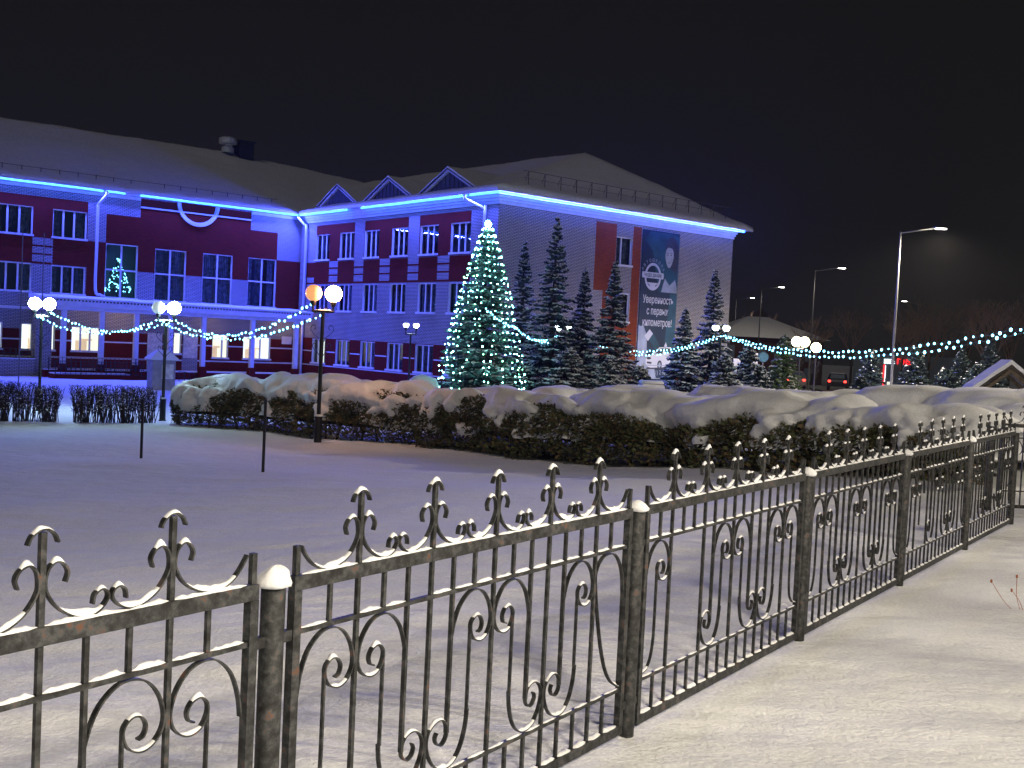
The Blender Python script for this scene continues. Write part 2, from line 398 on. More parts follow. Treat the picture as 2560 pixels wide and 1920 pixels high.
for k in range(5):
    a = mw[k][1]+.06; c = mw[k+1][0]-.06; reds.append((a, c, .38, .45, 2))
reds += [(.5, 1.94, .38, .45, 2), (18.42, 20.5, .38, .45, 2), (.4, 20.6, -.52, -.45, 2)]
facade('courtyard_wall', (0, 0), (0, -1), (-1, 0), 0, MLEN, GB, 8.7, reds, wins)
# --- left wing wall (L): local b = 0, u = -a
lw = []
for a, c in [(13.9, 15.78), (16.86, 18.8), (19.9, 21.8), (22.9, 24.8), (25.9, 27.8)]:
    lw += [(a, c, 6.3, 7.9, '3'), (a, c, 3.13, 4.72, '3')]
lw += [(1.75, 3.7, 3.08, 6.2, '4'), (4.8, 6.76, 3.08, 6.2, '4'), (7.86, 9.8, 3.08, 6.2, '4'), (10.86, 12.75, 3.08, 6.25, '4n')]
lw += [(1.95, 3.85, -.3, 1.15, '3lit'), (4.88, 5.95, -.3, 1.2, '2lit'), (7.98, 8.46, -.12, 1.2, 'L'), (12.88, 14.56, -.13, 1.3, '3lit'), (15.48, 17.3, -.13, 1.34, '3lit'), (18.3, 20.1, -.13, 1.36, '3lit')]
lr = [(1.72, 12.78, 4.72, 7.94), (3.64, 10.78, 7.94, 8.52), (13.84, 28, 6.15, 8.5), (12.78, 15.74, 4.75, 6.28), (16.84, 28, 4.75, 6.2), (19.0-.16, 19.86, 4.75, 6.2, 0), (21.86, 22.86, 4.75, 6.2, 0), (24.86, 25.86, 4.75, 6.2, 0),
      (15.78, 16.84, 4.75, 6.2, 0), (-.3, 1.72, 3.0, 6.2), (12.78, 13.84, 3.0, 6.28)]
for a, c in ((15.78, 16.84), (18.84, 19.86), (21.86, 22.86), (24.86, 25.86)):
    lr += [(a, c, 5.70, 5.80), (a, c, 5.25, 5.34), (a, c, 4.72, 4.86)]
lr += [(3.64, 10.78, 8.62, 9.08), (-.1, 28, GB, 1.05), (-.1, 28, .42, .50, 2), (-.1, 28, -.55, -.46, 2), (9.2, 10.1, GB, 1.3, 0), (6.9, 7.9, GB, 1.3, 0)]
facade('main_wall', (0, 0), (-1, 0), (0, -1), 0, 30, GB, 9.14, lr, lw)
# --- gable end wall (R)
rr_ = [(7.0, 8.62, 4.74, 8.55), (7.74, 8.62, 2.4, 4.75), (7.74, 10.66, .2, 2.9), (9.98, 10.66, 1.9, 8.56), (0.02, 18.9, GB, .3)]
facade('end_wall', (0, -MLEN), (1, 0), (0, -1), 0, 18.93, GB, 8.7, rr_, [(8.66, 9.92, 6.27, 7.88, '2'), (8.66, 9.92, 3.05, 4.7, '2')], rm='maroon_warm')
b = MB(); b.quad((18.93, -MLEN, GB), (18.93, 16, GB), (18.93, 16, 9.2), (18.93, -MLEN, 9.2)); b.build('side_wall', 'pale', B)
b = MB(); b.quad((-30, 0, GB), (-30, 16, GB), (-30, 16, 9.2), (-30, 0, 9.2)); b.quad((-30, 16, GB), (18.93, 16, GB), (18.93, 16, 9.2), (-30, 16, 9.2)); b.build('back_wall', 'pale', B)
# cornices: stepped bands, white
b = MB()
steps = [(8.70, 8.86, .05), (8.864, 9.0, .11), (9.004, 9.14, .18), (9.144, 9.30, .26)]
for z0, z1, p in steps:
    b.box(-p, .30, -MLEN-p, -.012, z0, z1)
    b.box(.302, 18.93+p, -MLEN-p, -MLEN+.3, z0, z1)
b.build('cornice', 'white', B)
b = MB()
for z0, z1, p in [(9.142, 9.30, .22)]:
    b.box(-30, -.27, -p, .3, z0, z1)
b.box(-10.78, -3.64, -.10, .02, 8.53, 8.61)
b.box(-3.62, -.25, -.06, .02, 8.95, 9.135); b.box(-30, -10.8, -.06, .02, 8.95, 9.135)
b.build('cornice', 'white', B)
# half round ornament on the main wall
b = MB(); n = 28; cx, cz = -7.2, 9.14
for r0, r1, d in ((1.20, 1.36, .12), (1.12, 1.20, .07)):
    for i in range(n):
        a0 = math.pi+math.pi*i/n; a1 = math.pi+math.pi*(i+1)/n
        q = lambda r_, a_, y: (cx+r_*math.cos(a_), y, cz+r_*math.sin(a_))
        b.quad(q(r0, a0, -d), q(r1, a0, -d), q(r1, a1, -d), q(r0, a1, -d))
        b.quad(q(r1, a0, -d), q(r1, a0, 0), q(r1, a1, 0), q(r1, a1, -d)); b.quad(q(r0, a0, 0), q(r0, a0, -d), q(r0, a1, -d), q(r0, a1, 0))
b.build('half_round_moulding', 'white', B)
b = MB()
for i in range(n):
    a0 = math.pi+math.pi*i/n; a1 = math.pi+math.pi*(i+1)/n
    b.quad((cx, -.03, cz), (cx+1.12*math.cos(a0), -.03, cz+1.12*math.sin(a0)), (cx+1.12*math.cos(a1), -.03, cz+1.12*math.sin(a1)))
b.build('half_round_panel', 'maroon', B)
# roof: snow surface with thickness, dark soffit edge
ZE = 9.50; OV = .72
V = (-OV, -OV, ZE-.05); K = (-OV, -MLEN-OV, ZE); Q = (19.9, -MLEN-OV, ZE); Q2 = (19.9, 16.7, ZE); E0 = (-32, -OV, ZE-.05); E1 = (-32, 16.7, ZE)
A1 = (9.6, -16.7, 13.15); J = (9.6, 8, 13.35); P1 = (-1.9, 8, 14.0); P0 = (-32, 8, 13.85)
def roofsurf():
    bm = bmesh.new()
    tris = [(E0, V, P1), (E0, P1, P0), (V, J, P1), (V, K, A1), (V, A1, J), (K, Q, A1), (Q, Q2, J), (Q, J, A1), (Q2, E1, P1), (Q2, P1, J), (E1, P0, P1), (E1, E0, P0)]
    d = {}
    def vv(p):
        if p not in d: d[p] = bm.verts.new(p)
        return d[p]
    for t in tris: bm.faces.new([vv(p) for p in t])
    for _ in range(6):
        bmesh.ops.subdivide_edges(bm, edges=[e for e in bm.edges if e.calc_length() > .75], cuts=1, use_grid_fill=True)
    bmesh.ops.triangulate(bm, faces=bm.faces)
    for v in bm.verts:
        x, y, z = v.co
        k = noise.noise(Vector((x*.35, y*.35, 3)))*.06+noise.noise(Vector((x*1.3, y*1.3, 8)))*.04
        edge = min(1, max(0, (z-ZE+.1)/.5))
        # snow slab edge running parallel to the eave on the end slope
        if y < -MLEN+4 and .35 < (z-ZE) < 1.15: k -= .07
        v.co.z = z + k*(.3+.7*edge)
    ext = [e for e in bm.edges if e.is_boundary]
    r_ = bmesh.ops.extrude_edge_only(bm, edges=ext)
    for v in [g for g in r_['geom'] if isinstance(g, bmesh.types.BMVert)]: v.co.z = ZE-.16
    bmesh.ops.recalc_face_normals(bm, faces=bm.faces)
    me = bpy.data.meshes.new('roof'); bm.to_mesh(me); bm.free(); me.materials.append(MT['snowr'])
    me.polygons.foreach_set('use_smooth', [True]*len(me.polygons))
    o = bpy.data.objects.new('roof', me); COL.objects.link(o); o.parent = B; return o
RF = roofsurf()
b = MB()
zs_, zt_ = ZE-.22, ZE-.165
b.box(-32, -OV-.004, -OV+.02, .4, zs_, zt_); b.box(-OV, .4, -MLEN-OV+.02, .4, zs_, zt_); b.box(.404, 19.88, -MLEN-OV+.02, -MLEN+.5, zs_, zt_); b.box(18.5, 19.88, -MLEN+.504, 16.6, zs_, zt_)
b.build('soffit', 'white', RF)
b = MB()
b.box(-32, -OV-.06, -OV-.035, -OV+.015, zs_-.05, ZE-.10); b.box(-OV-.035, -OV+.015, -MLEN-OV+.02, -OV-.0, zs_-.05, ZE-.10); b.box(-OV-.035, 19.9, -MLEN-OV-.035, -MLEN-OV+.015, zs_-.05, ZE-.10)
b.build('roof_edge', 'pipe', RF)
# dormers
for (u0, um, u1) in ((2.08, 4.40, 6.59), (7.79, 10.2, 12.47), (13.62, 16.08, 18.46)):
    g = MB(); xf = .15; zb = 9.66; za = 10.80
    g.quad((xf, -u0, zb), (xf, -u1, zb), (xf, -um, za))
    go = g.build('dormer', 'dkwood', B)
    k = MB()
    for i in range(1, 12):
        u = u0+(u1-u0)*i/12; zz = zb+(za-zb)*((u-u0)/(um-u0) if u < um else (u1-u)/(u1-um))
        k.box(xf-.03, xf-.002, -u-.03, -u+.03, zb, zz-.05)
    k.build('gable_batten', 'dkwood', go)
    k = MB()
    for s_ in (0, 1):
        ua = u0-.18 if s_ == 0 else u1+.18
        for (t0, t1, x0) in ((0, .10, xf-.16),):
            # barge boards
            pa = Vector((x0, -ua, zb-.05)); pb = Vector((x0, -um, za+.10))
            dn = Vector((0, 0, -.15))
            k.quad(pa, pb, pb+dn, pa+dn); k.quad(pa+Vector((.04, 0, 0)), pa+dn+Vector((.04, 0, 0)), pb+dn+Vector((.04, 0, 0)), pb+Vector((.04, 0, 0)))
            k.quad(pa+dn, pb+dn, pb+dn+Vector((.3, 0, 0)), pa+dn+Vector((.3, 0, 0)))
    k.build('barge_board', 'white', go)
    k = MB(); n = 10
    for s_ in (0, 1):
        ua = u0-.22 if s_ == 0 else u1+.22
        for lay in (0,):
            for i in range(n):
                t0, t1 = i/n, (i+1)/n
                def pt(t, x, dz=0):
                    u = ua+(um-ua)*t; z = zb-.02+(za+.12-zb+.02)*t
                    return (x, -u, z+.10+.05*noise.noise(Vector((u, x*.8, s_)))+dz)
                for jx in range(6):
                    xa = xf-.22+jx*.75; xb = xa+.75
                    q_ = [pt(t0, xa), pt(t1, xa), pt(t1, xb), pt(t0, xb)]
                    k.quad(*(q_ if s_ == 0 else reversed(q_)))
                k.quad(pt(t0, xf-.22, -.13), pt(t1, xf-.22, -.13), pt(t1, xf-.22), pt(t0, xf-.22))
    k.build('dormer_roof', 'snowr', go)
    k = MB(); ed = .03
    for ua in (u0-.22, u1+.22):
        k.tube([(xf-.23, -ua, zb-.04), (xf-.23, -um, za+.10)], .035, 4)
    k.build('dark_trim', 'roofedge', go)
# snow guard railings on the roof
b = MB(); S = -MLEN-.62+.45
for i in range(15):
    x = 1.75+i*1.15; zb = ZE+.28
    b.tube([(x, S, zb-.1), (x, S, zb+.80)], .022, 4); b.tube([(x+.08, S+.42, zb+.2), (x, S, zb+.80)], .014, 4)
b.tube([(1.4, S, 10.57), (18.4, S, 10.57)], .018, 4); b.tube([(1.4, S, 10.2), (18.4, S, 10.2)], .012, 4)
b.build('snow_guard', 'roofedge', RF)
b = MB(); S = .1
for i in range(22):
    x = -2.2-i*1.02
    if i in (8,): continue
    b.tube([(x, S, 9.75), (x, S, 10.13)], .024, 4)
b.tube([(-1.8, S, 10.1), (-30, S, 10.1)], .016, 4)
b.build('snow_guard', 'roofedge', RF)
b = MB(); b.lathe([(.42, 13.9), (.42, 14.25), (.30, 14.3), (.30, 14.45), (.62, 14.5), (.62, 14.85), (.45, 14.95), (.001, 14.97)], 14, (-1.9, 7.6, 0)); b.build('roof_ventilator', 'pipe', B, fix=True)
b = MB(); b.box(-1.2, -.1, 7.2, 8.2, 13.6, 14.75); b.box(-1.3, 0, 7.1, 8.3, 14.753, 14.85); b.build('chimney', 'roofedge', B)
# drainpipes
def pipe(pts, r=.085):
    b = MB(); b.tube(catmull(pts, 4), r, 8); b.build('drainpipe', 'pipe', B, smooth=True)
pipe([(-13.05, -OV, 9.2), (-13.05, -OV+.06, 8.95), (-13.32, -.2, 8.45), (-13.34, -.15, 8.2), (-13.34, -.15, 6), (-13.34, -.15, 3.5), (-13.1, -.3, 3.2), (-12.9, -.45, 3.1)])
pipe([(-.5, -.55, 9.25), (-.5, -.5, 9.0), (-.18, -.85, 8.5), (-.17, -.9, 8.2), (-.17, -.9, 3), (-.17, -.9, -1.7)])
pipe([(-OV, -18.65, 9.25), (-OV+.05, -18.7, 8.95), (-.2, -19.6, 8.5), (-.17, -19.7, 8.1), (-.17, -19.7, 2), (-.17, -19.7, -1.7)])
# blue light strips and their light
LEDSEG = [((-30, -.50), (-13.2, -.50)), ((-13.0, -.50), (-11.92, -.50)), ((-10.99, -.50), (-.55, -.50)),
          ((-.50, -.62), (-.50, -6.45)), ((-.50, -8.1), (-.50, -18.5)), ((-.50, -18.8), (-.50, -MLEN-.45)), ((-.45, -MLEN-.50), (19.35, -MLEN-.50))]
for (p, q) in LEDSEG:
    b = MB(); n = max(2, int(math.dist(p, q)/1.5)); L = []
    for i in range(n+1):
        t = i/n; L.append((p[0]+(q[0]-p[0])*t, p[1]+(q[1]-p[1])*t, 9.20+.012*math.sin(i*2.1)))
    b.tube(L, .075 if p[1] < -MLEN and q[1] < -MLEN else .052, 6); b.build('light_strip', 'led', B)
    ld = bpy.data.lights.new('strip_light', 'AREA'); lo = bpy.data.objects.new('strip_light', ld); COL.objects.link(lo); lo.parent = B
    ln = math.dist(p, q); ld.shape = 'RECTANGLE'; ld.size = ln; ld.size_y = .07
    ld.energy = (270 if p[1] < -MLEN and q[1] < -MLEN else 200)*ln; ld.color = (.060, .085, 1.0)
    isx = abs(q[0]-p[0]) > abs(q[1]-p[1])
    lo.location = ((p[0]+q[0])/2, (p[1]+q[1])/2, 9.06)
    lo.rotation_euler = (R(-83 if p[1] < -MLEN else -46), 0, 0) if isx else (0, R(46), R(0))
    if not isx: ld.size = .07; ld.size_y = ln

# porch canopy in front of the main wall
PC = MB(); PC.box(-16.95, -.35, -2.35, -.02, 2.66, 2.80); po = PC.build('porch_canopy', 'white', B)
b = MB(); nx = 70
for i in range(nx):
    x0 = -16.98+16.68*i/nx; x1 = -16.98+16.68*(i+1)/nx
    f = lambda x, y: 2.93+.12*(y+2.4)/2.4+.04*noise.noise(Vector((x*1.1, y*2, 5)))
    b.quad((x0, -2.52, f(x0, -2.5)-.04), (x1, -2.52, f(x1, -2.5)-.04), (x1, -1.3, f(x1, -1.3)), (x0, -1.3, f(x0, -1.3)))
    b.quad((x0, -1.3, f(x0, -1.3)), (x1, -1.3, f(x1, -1.3)), (x1, -.01, f(x1, 0)+.03), (x0, -.01, f(x0, 0)+.03))
    b.quad((x0, -2.53, 2.82), (x1, -2.53, 2.82), (x1, -2.52, f(x1, -2.5)-.04), (x0, -2.52, f(x0, -2.5)-.04))
b.quad((-16.98, -2.52, 2.8), (-16.98, -2.52, 2.93), (-16.98, -.01, 3.05), (-16.98, -.01, 2.8))
b.build('canopy_snow', 'snowt', po)
b = MB()
b.box(-16.95, -.35, -2.50, -2.36, 2.42, 2.815); b.build('fascia', 'white', po)
b = MB()
for i in range(84):
    x = -16.8+i*.195; b.box(x, x+.10, -2.515, -2.503, 2.70, 2.78)
b.build('corrugation', 'blackm', po)
b = MB(); b.box(-16.1, -.9, -2.30, -2.12, 2.20, 2.415); b.build('beam', 'white', po)
for u in (15.7, 13.62, 11.64, 9.6, 7.55, 4.35, 1.33):
    b = MB(); b.box(-u-.13, -u+.13, -2.34, -2.10, -.77, 2.196); b.build('column', 'white', po)
    b = MB(); b.box(-u-.2, -u+.2, -2.42, -2.02, GB, -.774); b.build('column_base', 'maroon', po)
b = MB(); b.box(-16.6, -.4, -2.0, -.02, GB, -1.15); b.build('porch_floor', 'maroon', B)
b = MB(); b.box(-16.6, -.4, -2.02, -1.85, -1.148, -1.09); b.box(-16.55, -.5, -1.849, -.03, -1.148, -1.12); b.build('porch_snow', 'snowt', B)
# pier + bay on the left of the porch
b = MB(); b.box(-16.86, -16.0, -1.2, -.4, GB, 2.12); b.build('pier', 'pale', B)
b = MB(); b.box(-30, -15.95, -1.30, -.02, 2.13, 2.20); b.build('ledge', 'white', B)
b = MB(); b.box(-30, -15.93, -1.32, -.02, 2.203, 2.28); b.build('ledge_snow', 'snowt', B)
b = MB(); b.box(-30, -16.9, -1.3, -1.1, GB, -.62); b.build('parapet', 'pale', B)
b = MB(); b.box(-30, -16.88, -1.33, -1.08, -.618, -.56); b.build('parapet_snow', 'snowt', B)
# porch railings: rails + balusters
def railing(x0, x1, y, z0, z1, step=.24, mid=2, drop=0):
    b = MB()
    for k in range(mid+2):
        t = k/(mid+1); za = z0+(z1-z0)*t; b.tube([(x0, y, za), (x1, y, za-drop)], .018, 4)
    n = int(abs(x1-x0)/step)
    for i in range(n+1):
        x = x0+(x1-x0)*i/n; dz = -drop*i/n; b.tube([(x, y, z0-.1+dz), (x, y, z1+dz)], .016 if i % 5 else .03, 4)
    b.build('porch_railing', 'blackm', B)
railing(-16.5, -11.2, -2.45, -1.05, -.42)
railing(-30, -16.95, -1.2, -.55, -.05, .3, 1)
railing(-16.5, -12.4, -3.6, -1.25, -.6, .26, 1)
railing(-12.4, -8.6, -3.6, -1.25, -.6, .3, 1, .55)
b = MB(); b.box(-16.5, -12.4, -3.55, -2.5, GB, -1.3); b.quad((-12.398, -3.55, -1.3), (-12.398, -2.5, -1.3), (-8.6, -2.5, -1.82), (-8.6, -3.55, -1.82)); b.quad((-12.398, -3.55, -1.3), (-8.6, -3.55, -1.82), (-8.6, -3.55, GB), (-12.398, -3.55, GB)); b.build('ramp', 'maroon', B)
b = MB(); b.box(-16.5, -12.4, -3.58, -2.5, -1.297, -1.25); b.quad((-12.398, -3.57, -1.25), (-8.6, -3.57, -1.77), (-8.6, -2.5, -1.77), (-12.398, -2.5, -1.25)); b.build('ramp_snow', 'snowt', B)
# entrance door, notices
b = MB(); b.box(-10.1, -9.2, -.06, -.02, -1.1, 1.1); b.build('door', 'paper', B)
b = MB(); b.box(-7.85, -6.95, -.06, -.02, -.35, 1.2); b.build('notice_board', 'paper', B)
b = MB(); b.box(-1.15, -.45, -.06, -.02, .75, 1.25); b.build('wall_plaque', 'white', B)
def wl(x, y, z): # building local -> world
    return Vector((CO.x+x*math.cos(TH)-y*math.sin(TH), CO.y+x*math.sin(TH)+y*math.cos(TH), z))
def warm(x, y, z, e, col=(1, .78, .45)):
    ld = bpy.data.lights.new('porch_lamp', 'POINT'); lo = bpy.data.objects.new('porch_lamp', ld); COL.objects.link(lo); lo.parent = B
    lo.location = (x, y, z); ld.energy = e; ld.color = col; ld.shadow_soft_size = .12
for x, e in ((-11.9, 20), (-6.3, 15), (-1.2, 22), (-14, 7)):
    warm(x, -1.1, 1.9, e, (1, .66, .34))
    b = MB(); b.lathe([(.02, 2.655), (.14, 2.65), (.14, 2.6), (.02, 2.56)], 10, (x, -1.1, 0)); b.build('porch_light', 'litc', B)
# ------------------------------------------------------------------ banner on the end wall
def local_quadmat(name, col): return mat(name, col, .55)
BN = empty('advertising_banner', wl(10.72, -MLEN-.05, 0), TH, 'tall dark blue driving school banner hung on the end wall beside the red strip', 'banner')
b = MB(); MT['bnavy'] = mat('banner_navy', (.012, .030, .065), .5, var=.25, scale=.8); MT['bteal'] = mat('banner_teal', (.022, .085, .13), .5, var=.4, scale=.9)
MT['bwhite'] = mat('banner_white', (.72, .74, .80), .5); MT['bsky'] = mat('banner_pale', (.36, .42, .54), .5, var=.3, scale=1.2); MT['bskin'] = mat('banner_skin', (.42, .46, .52), .5, var=.15, scale=2); MT['bhair'] = mat('banner_hair', (.045, .05, .075), .5, var=.4, scale=3)
BW = 3.16
b.cur = 0; b.box(0, BW, -.02, .02, -.4, 8.50); b.build('sheet', 'bnavy', BN)
def flat(name, pts, m, y=-.025, parent=BN):
    k = MB(); k.quad(*[(x, y, z) for x, z in pts]); return k.build(name, m, parent)
def ell(cx, cz, rx, rz, n=28, a0=0, a1=2*math.pi): return [(cx+rx*math.cos(a0+(a1-a0)*i/n), cz+rz*math.sin(a0+(a1-a0)*i/n)) for i in range(n)]
flat('upper_photo', [(1.55, 4.95), (BW, 4.95), (BW, 8.3), (2.4, 8.45), (.6, 8.42), (.2, 7.9), (.9, 7.3), (1.2, 6.2)], 'bteal', -.024)
flat('lower_photo', [(2.2, .9), (BW, .9), (BW, 4.9), (2.55, 4.9)], 'bteal', -.0245)
flat('pale_corner', [(0, -.1), (1.7, -.1), (1.5, .55), (.8, 1.3), (.75, 2.35), (.42, 2.95), (.12, 2.9), (0, 3.0)], 'bsky', -.026)
flat('portrait_hair', [(2.3, 5.9), (2.2, 6.5), (1.98, 7.3), (1.95, 7.75), (2.12, 8.12), (2.5, 8.3), (2.9, 8.12), (3.1, 7.6), (3.12, 6.9), (3.02, 6.2), (2.8, 5.75), (2.4, 5.6)], 'bhair', -.028)
flat('portrait_jacket', [(1.75, 4.97), (1.9, 5.45), (2.05, 5.85), (2.45, 5.5), (2.9, 5.8), (3.1, 5.3), (3.14, 4.97)], 'bsky', -.031)
flat('portrait_scarf', [(2.02, 5.8), (2.1, 6.25), (2.45, 6.45), (2.85, 6.2), (2.9, 5.75), (2.45, 5.4)], 'bteal', -.0325)
FT = [(2.33+.37*math.cos(t)*(1 if math.sin(t) > 0 else (1+.30*math.sin(t))), 7.08+.66*math.sin(t)) for t in [2*math.pi*i/26 for i in range(26)]]
flat('portrait_face', FT, 'bskin', -.034)
flat('portrait_fringe', [(1.95, 7.45), (2.05, 7.72), (2.3, 7.86), (2.6, 7.74), (2.76, 7.4), (2.76, 7.0), (2.70, 7.35), (2.52, 7.6), (2.2, 7.62)], 'bhair', -.0355)
for ex_ in (2.17, 2.46):
    flat('portrait_eye', ell(ex_, 7.18, .065, .026, 10), 'bhair', -.036); flat('portrait_brow', [(ex_-.09, 7.27), (ex_+.09, 7.28), (ex_+.08, 7.305), (ex_-.08, 7.30)], 'bhair', -.036)
flat('portrait_mouth', [(2.20, 6.78), (2.31, 6.74), (2.44, 6.79), (2.32, 6.68)], 'bhair', -.036); flat('portrait_nose', [(2.30, 7.10), (2.26, 6.93), (2.35, 6.92)], 'bsky', -.036)
# steering wheel emblem
k = MB(); cx, cz = .98, 5.82
def ring(k, cx, cz, r0, r1, y, n=30, a0=0, a1=2*math.pi, sx=1, sz=1.15):
    for i in range(n):
        a, c = a0+(a1-a0)*i/n, a0+(a1-a0)*(i+1)/n
        k.quad((cx+sx*r0*math.cos(a), y, cz+sz*r0*math.sin(a)), (cx+sx*r0*math.cos(c), y, cz+sz*r0*math.sin(c)), (cx+sx*r1*math.cos(c), y, cz+sz*r1*math.sin(c)), (cx+sx*r1*math.cos(a), y, cz+sz*r1*math.sin(a)))
ring(k, cx, cz, .56, .70, -.040)
k.quad(*[(cx+x, -.0405, cz+z) for x, z in ((-.9, -.1), (-.93, .1), (-.9, .25), (.9, .25), (.93, .1), (.9, -.1))])
k.quad(*[(cx+x, -.041, cz+z) for x, z in ((-.5, -.35), (.5, -.35), (.25, -.5), (.18, -.72), (-.18, -.72), (-.25, -.5))])
k.build('wheel_emblem', 'bwhite', BN)
def text(body, size, cx, z, m='bwhite', y=-.045, bold=.012, sx=1, name='lettering', parent=None, wid=None):
    c = bpy.data.curves.new(name, 'FONT'); c.body = body; c.size = size; c.align_x = 'CENTER'; c.offset = bold*size; c.resolution_u = 3; c.extrude = .002
    o = bpy.data.objects.new(name, c); COL.objects.link(o)
    dg = bpy.context.evaluated_depsgraph_get(); me = bpy.data.meshes.new_from_object(o.evaluated_get(dg)); bpy.data.objects.remove(o)
    if wid:
        xs = [v.co.x for v in me.vertices]; sx = wid/(max(xs)-min(xs))
    for v in me.vertices: v.co.x *= sx
    me.materials.clear(); me.materials.append(MT[m]); o = bpy.data.objects.new(name, me); COL.objects.link(o); o.parent = parent or BN
    o.location = (cx, y, z); o.rotation_euler = (math.pi/2, 0, 0); return o
text('ЧУДО ДРАЙВ', .26, cx, cz-.02, 'bnavy', wid=1.45)
arc = 'АВТОШКОЛА'
for i, ch in enumerate(arc):
    a = math.pi*(.86-.70*i/(len(arc)-1)); o = text(ch, .25, cx+.90*math.cos(a), cz+.88*math.sin(a), 'bsky'); o.rotation_euler = (math.pi/2, -(a-math.pi/2), 0)
text('Уверенность', .62, 1.55, 4.28, wid=2.62); text('с первых', .62, 1.52, 3.62, wid=1.85); text('километров!', .62, 1.55, 2.95, wid=2.5)
text('8 (85551) 2 46 34', .36, 1.75, .12, 'bsky', wid=2.3)
for z, wd in ((.62, 2.0), (-.15, 2.2), (-.3, 1.2)):
    flat('small_print', [(1.75-wd/2, z), (1.75+wd/2, z), (1.75+wd/2, z+.05), (1.75-wd/2, z+.05)], 'bsky', -.046)
# booklet and car picture
flat('booklet_picture', [(.55, 2.35), (.95, 2.75), (1.35, 2.45), (2.1, 1.55), (1.75, 1.3), (1.2, 1.9)], 'bteal', -.030)
flat('booklet_cover', [(.55, 2.35), (.95, 2.75), (1.25, 2.5), (.85, 2.05)], 'bwhite', -.032)
flat('car_picture', [(.78, .62), (.72, .95), (.85, 1.18), (1.35, 1.28), (1.85, 1.72), (2.9, 1.76), (2.9, .78), (2.3, .55), (1.2, .5)], 'bwhite', -.036)
flat('car_picture_windscreen', [(1.5, 1.33), (1.92, 1.65), (2.25, 1.68), (2.15, 1.35)], 'bhair', -.038); flat('car_picture_window', [(2.28, 1.36), (2.36, 1.68), (2.86, 1.68), (2.86, 1.38)], 'bhair', -.038)
flat('car_picture_wheel', ell(1.95, .68, .20, .27), 'bhair', -.040); flat('car_picture_wheel_hub', ell(1.95, .68, .10, .15), 'bsky', -.042)
flat('car_picture_lamp', ell(1.0, 1.06, .20, .07), 'bhair', -.038); flat('car_picture_grille', [(.85, .75), (1.25, .72), (1.25, .84), (.85, .86)], 'bhair', -.038)
flat('car_picture_shadow', [(.8, .42), (2.9, .42), (2.9, .5), (.9, .52)], 'bhair', -.035); flat('car_picture_roof_sign', [(2.25, 1.77), (2.55, 1.77), (2.40, 2.05)], 'bwhite', -.036)

# ------------------------------------------------------------------ wrought iron fence
def snow_run(b, x0, x1, z, w, h, y=0, seed=0, step=.014, slope=0):
    n = max(3, int((x1-x0)/step)); i0 = len(b.v)
    for i in range(n+1):
        x = x0+(x1-x0)*i/n; e = min(1, i/2.0, (n-i)/2.0)
        k = h*(.55+.65*noise.noise(Vector((x*9+seed, seed*3.1, 0)))+.5*noise.noise(Vector((x*45+seed, 2, seed)))+.25)
        k = max(.0008, k*e); ww = w/2*(.9+.25*noise.noise(Vector((x*30, seed, 5))))*(.3+.7*e); zz = z+slope*(x-x0)
        b.v += [(x, y-ww, zz), (x, y-ww*.8, zz+k*.62), (x, y-ww*.1, zz+k), (x, y+ww*.75, zz+k*.7), (x, y+ww, zz)]
    for i in range(n):
        for j in range(4):
            b.f.append((i0+5*i+j, i0+5*i+j+1, i0+5*i+5+j+1, i0+5*i+5+j)); b.mi.append(0)
def snow_path(b, path, w, h, th, seed=0):
    # snow lying on the upward parts of a curved strip
    run = []
    def flush():
        if len(run) < 3: run.clear(); return
        i0 = len(b.v); n = len(run)
        for i, (x, z, tx, tz) in enumerate(run):
            e = math.sin(math.pi*(i+.35)/(n-.3)); nx, nz = -tz, tx
            if nz < 0: nx, nz = -nx, -nz
            k = h*max(.15, e)*(.8+.7*noise.noise(Vector((x*40+seed, z*40, seed))))
            bx, bz = x+nx*th/2, z+nz*th/2
            b.v += [(bx, -w/2, bz), (bx, -w*.35, bz+k*.75), (bx, 0, bz+k), (bx, w*.4, bz+k*.7), (bx, w/2, bz)]
        for i in range(n-1):
            for j in range(4): b.f.append((i0+5*i+j, i0+5*i+j+1, i0+5*i+5+j+1, i0+5*i+5+j)); b.mi.append(0)
        run.clear()
    n = len(path)
    for k in range(n):
        a = path[max(k-1, 0)]; c = path[min(k+1, n-1)]; tx, tz = c[0]-a[0], c[1]-a[1]; l = math.hypot(tx, tz) or 1; tx /= l; tz /= l
        if abs(tx) > .72: run.append((path[k][0], path[k][1], tx, tz))
        else: flush()
    flush()
SW, ST = .016, .0048
# half shapes, (du outward from centre bar, z)
UP = [(-.232, .630), (-.222, .690), (-.195, .755), (-.150, .797), (-.105, .806), (-.060, .790), (-.026, .750), (-.010, .700), (-.016, .662), (-.040, .634), (-.072, .624), (-.104, .636), (-.122, .665), (-.122, .694), (-.100, .714), (-.074, .708), (-.060, .685), (-.066, .662), (-.082, .655)]
DN = [(-.222, .400), (-.215, .340), (-.190, .275), (-.150, .236), (-.105, .228), (-.060, .244), (-.026, .284), (-.010, .330), (-.016, .366), (-.040, .390), (-.070, .398), (-.100, .386), (-.113, .358), (-.110, .330), (-.090, .312), (-.066, .318), (-.054, .340), (-.062, .358)]
FIN = [(.056, 1.068), (.062, 1.090), (.050, 1.110), (.030, 1.116), (.013, 1.100), (.008, 1.068), (.015, 1.045), (.033, 1.019), (.058, .998), (.088, .984), (.120, .981), (.147, .993), (.165, 1.014), (.162, 1.031), (.147, 1.038), (.131, 1.027), (.127, 1.006)]
